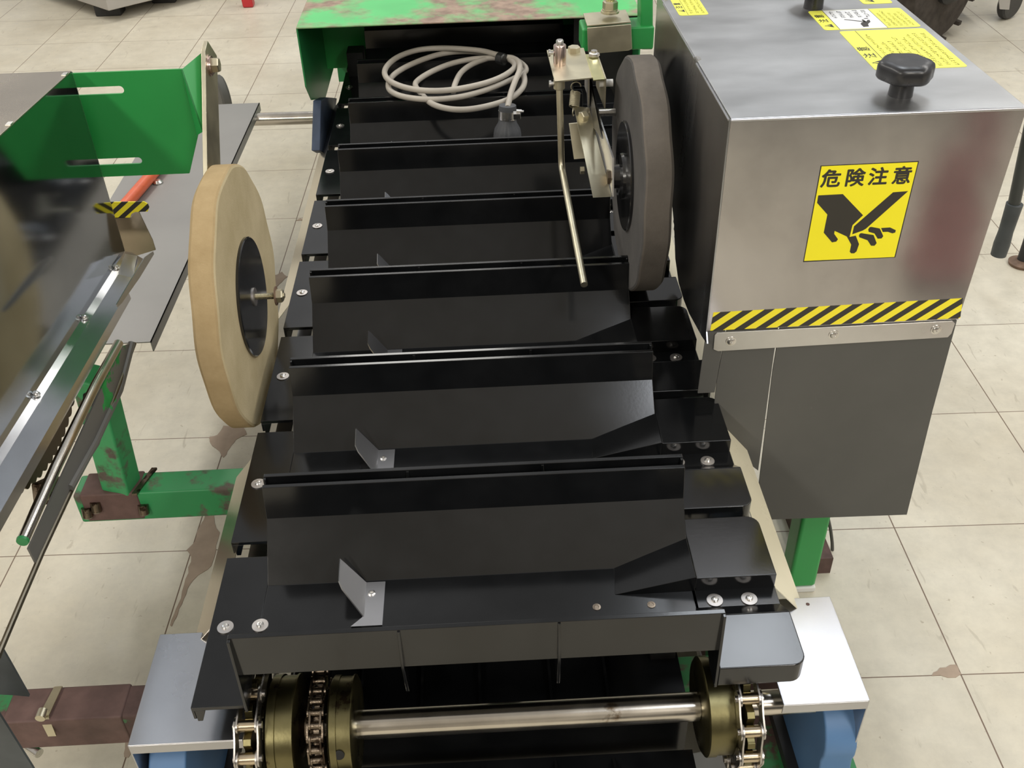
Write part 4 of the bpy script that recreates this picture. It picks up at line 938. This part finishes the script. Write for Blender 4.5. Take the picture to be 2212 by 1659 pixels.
# tilling wheel of another machine, top right
t = thing('tiller', 'dark muddy spoked wheel and frame of a tiller at the top right', 'machine', (1.75, 3.75, 0))
wc = V(1.655, 3.62, .215); d = V(.60, -.80, 0).normalized(); rt = .205
MB().lathe(wc - d * .04, wc + d, [(0, rt * .80), (0, rt * .96), (.02, rt), (.06, rt), (.08, rt * .96), (.08, rt * .80)], 40).build('wheel_rim', M['rubbertyre'], t)
e1_ = d.cross(V(0, 0, 1)); 
for i in range(10):
    a = 2 * math.pi * i / 10; dr = e1_ * math.cos(a) + V(0, 0, 1) * math.sin(a)
    MB().bar(wc + dr * .03, wc + dr * rt * .86, .026, .03, d).build('spoke', M['rubbertyre'], t)
MB().lathe(wc - d * .10, wc + d, [(0, .06), (.16, .07), (.19, .05), (.19, 0)], 24).build('gear_case', M['bluedark'], t)
for i in range(14):
    a = 2 * math.pi * i / 14; dr = e1_ * math.cos(a) + V(0, 0, 1) * math.sin(a); MB().bar(wc + dr * rt * .97 - d * .045, wc + dr * rt * 1.05 + d * .05, .02, .014).build('lug', M['rubbertyre'], t)
MB().box(1.45, 1.95, 3.78, 4.3, .10, .42).build('tiller_body', M['bluedark'], t, .02)
cst = caster('cart_caster', (2.055, 3.84, .062), .062, .035, (.55, -.83, 0), 'black rubber caster wheel of a cart in the top right corner', M['knob'], M['grey_machine'])
MB().slab([pt(2160, 20, y=3.79), pt(2180, 21, y=3.79), pt(2190, -60, y=3.79), pt(2152, -60, y=3.79)], (0, .006, 0)).build('fork', M['grey_machine'], cst)
cs2 = caster('table_caster', (pt(481, 215, z=.05).x, pt(481, 215, z=.05).y, .062), .066, .03, (.9, .44, 0), 'grey caster wheel standing beyond the side table', M['rubber'], M['bluedark'])
# hand lever and jockey pole at the right edge
t = thing('hand_lever', 'black hand lever with a rubber grip at the right edge', 'lever', pt(2160, 555, y=1.9))
hb_, ht_ = pt(2156, 552, y=1.9), pt(2192, 440, y=1.9); top = pt(2238, 215, y=1.9)
MB().cyl(ht_.lerp(hb_, .12), top, .0128, 20).build('lever_bar', paint('chipped_dark_paint', (.03, .034, .032), (.14, .15, .12), .64, 18), t)
MB().lathe(hb_, ht_, [(0, .010), (.002, .0165), (.03, .0175), (.06, .0155), (.10, .0165), ((ht_ - hb_).length, .0175), ((ht_ - hb_).length + .002, .013)], 28).build('grip', M['rubber2'], t)
t = thing('jockey_foot', 'rusty round foot plate on a dark pole at the right edge', 'stand', pt(2208, 572, z=0))
c = pt(2208, 568, z=.004); MB().lathe(c, c + V(0, 0, 1), [(-.004, .030), (.003, .032), (.010, .015), (.010, 0)], 28).build('foot_plate', M['rustmetal'], t)
MB().cyl(c + V(0, 0, .006), c + V(.01, .01, .45), .014, 20).build('pole', M['bluedark'], t)

# ------------------------------------------------------------------ behind the camera: red machine, and a dark body added to darken the guard
t = thing('red_machine', 'dull red machine hood, mirrored in the right half of the steel guard front', 'machine', (1.05, .05, 0))
MB().slab([(.975, .14, .04), (1.115, .14, .04), (1.105, .14, .20), (1.04, .14, .33), (1.018, .14, .345), (.985, .14, .12)], (0, -.10, 0)).build('red_hood', M['maroon'], t, .01)
MB().slab([(1.085, .10, .27), (1.12, .10, .27), (1.10, .10, .42), (1.06, .10, .43)], (0, -.10, 0)).build('red_hood', M['maroon'], t, .01)
MB().box(.99, 1.11, .05, .13, 0, .045).build('stand', M['bluedark'], t)
t = thing('added_dark_body', 'added unseen dark body that darkens the upper reflection in the steel guard front', 'machine', (.9, -1.4, 0))
MB().slab([(.2, -1.1, .12), (1.9, -1.1, .12), (1.8, -1.1, .75), (1.2, -1.1, .95), (.5, -1.1, .70)], (0, -.6, 0)).build('machine_body', M['bluedark'], t, .03)  # unseen body, added to darken the reflection in the guard front
for x in (.35, 1.7): MB().cyl((x, -1.05, .16), (x, -1.2, .16), .16, 32).build('tyre', M['rubbertyre'], t)
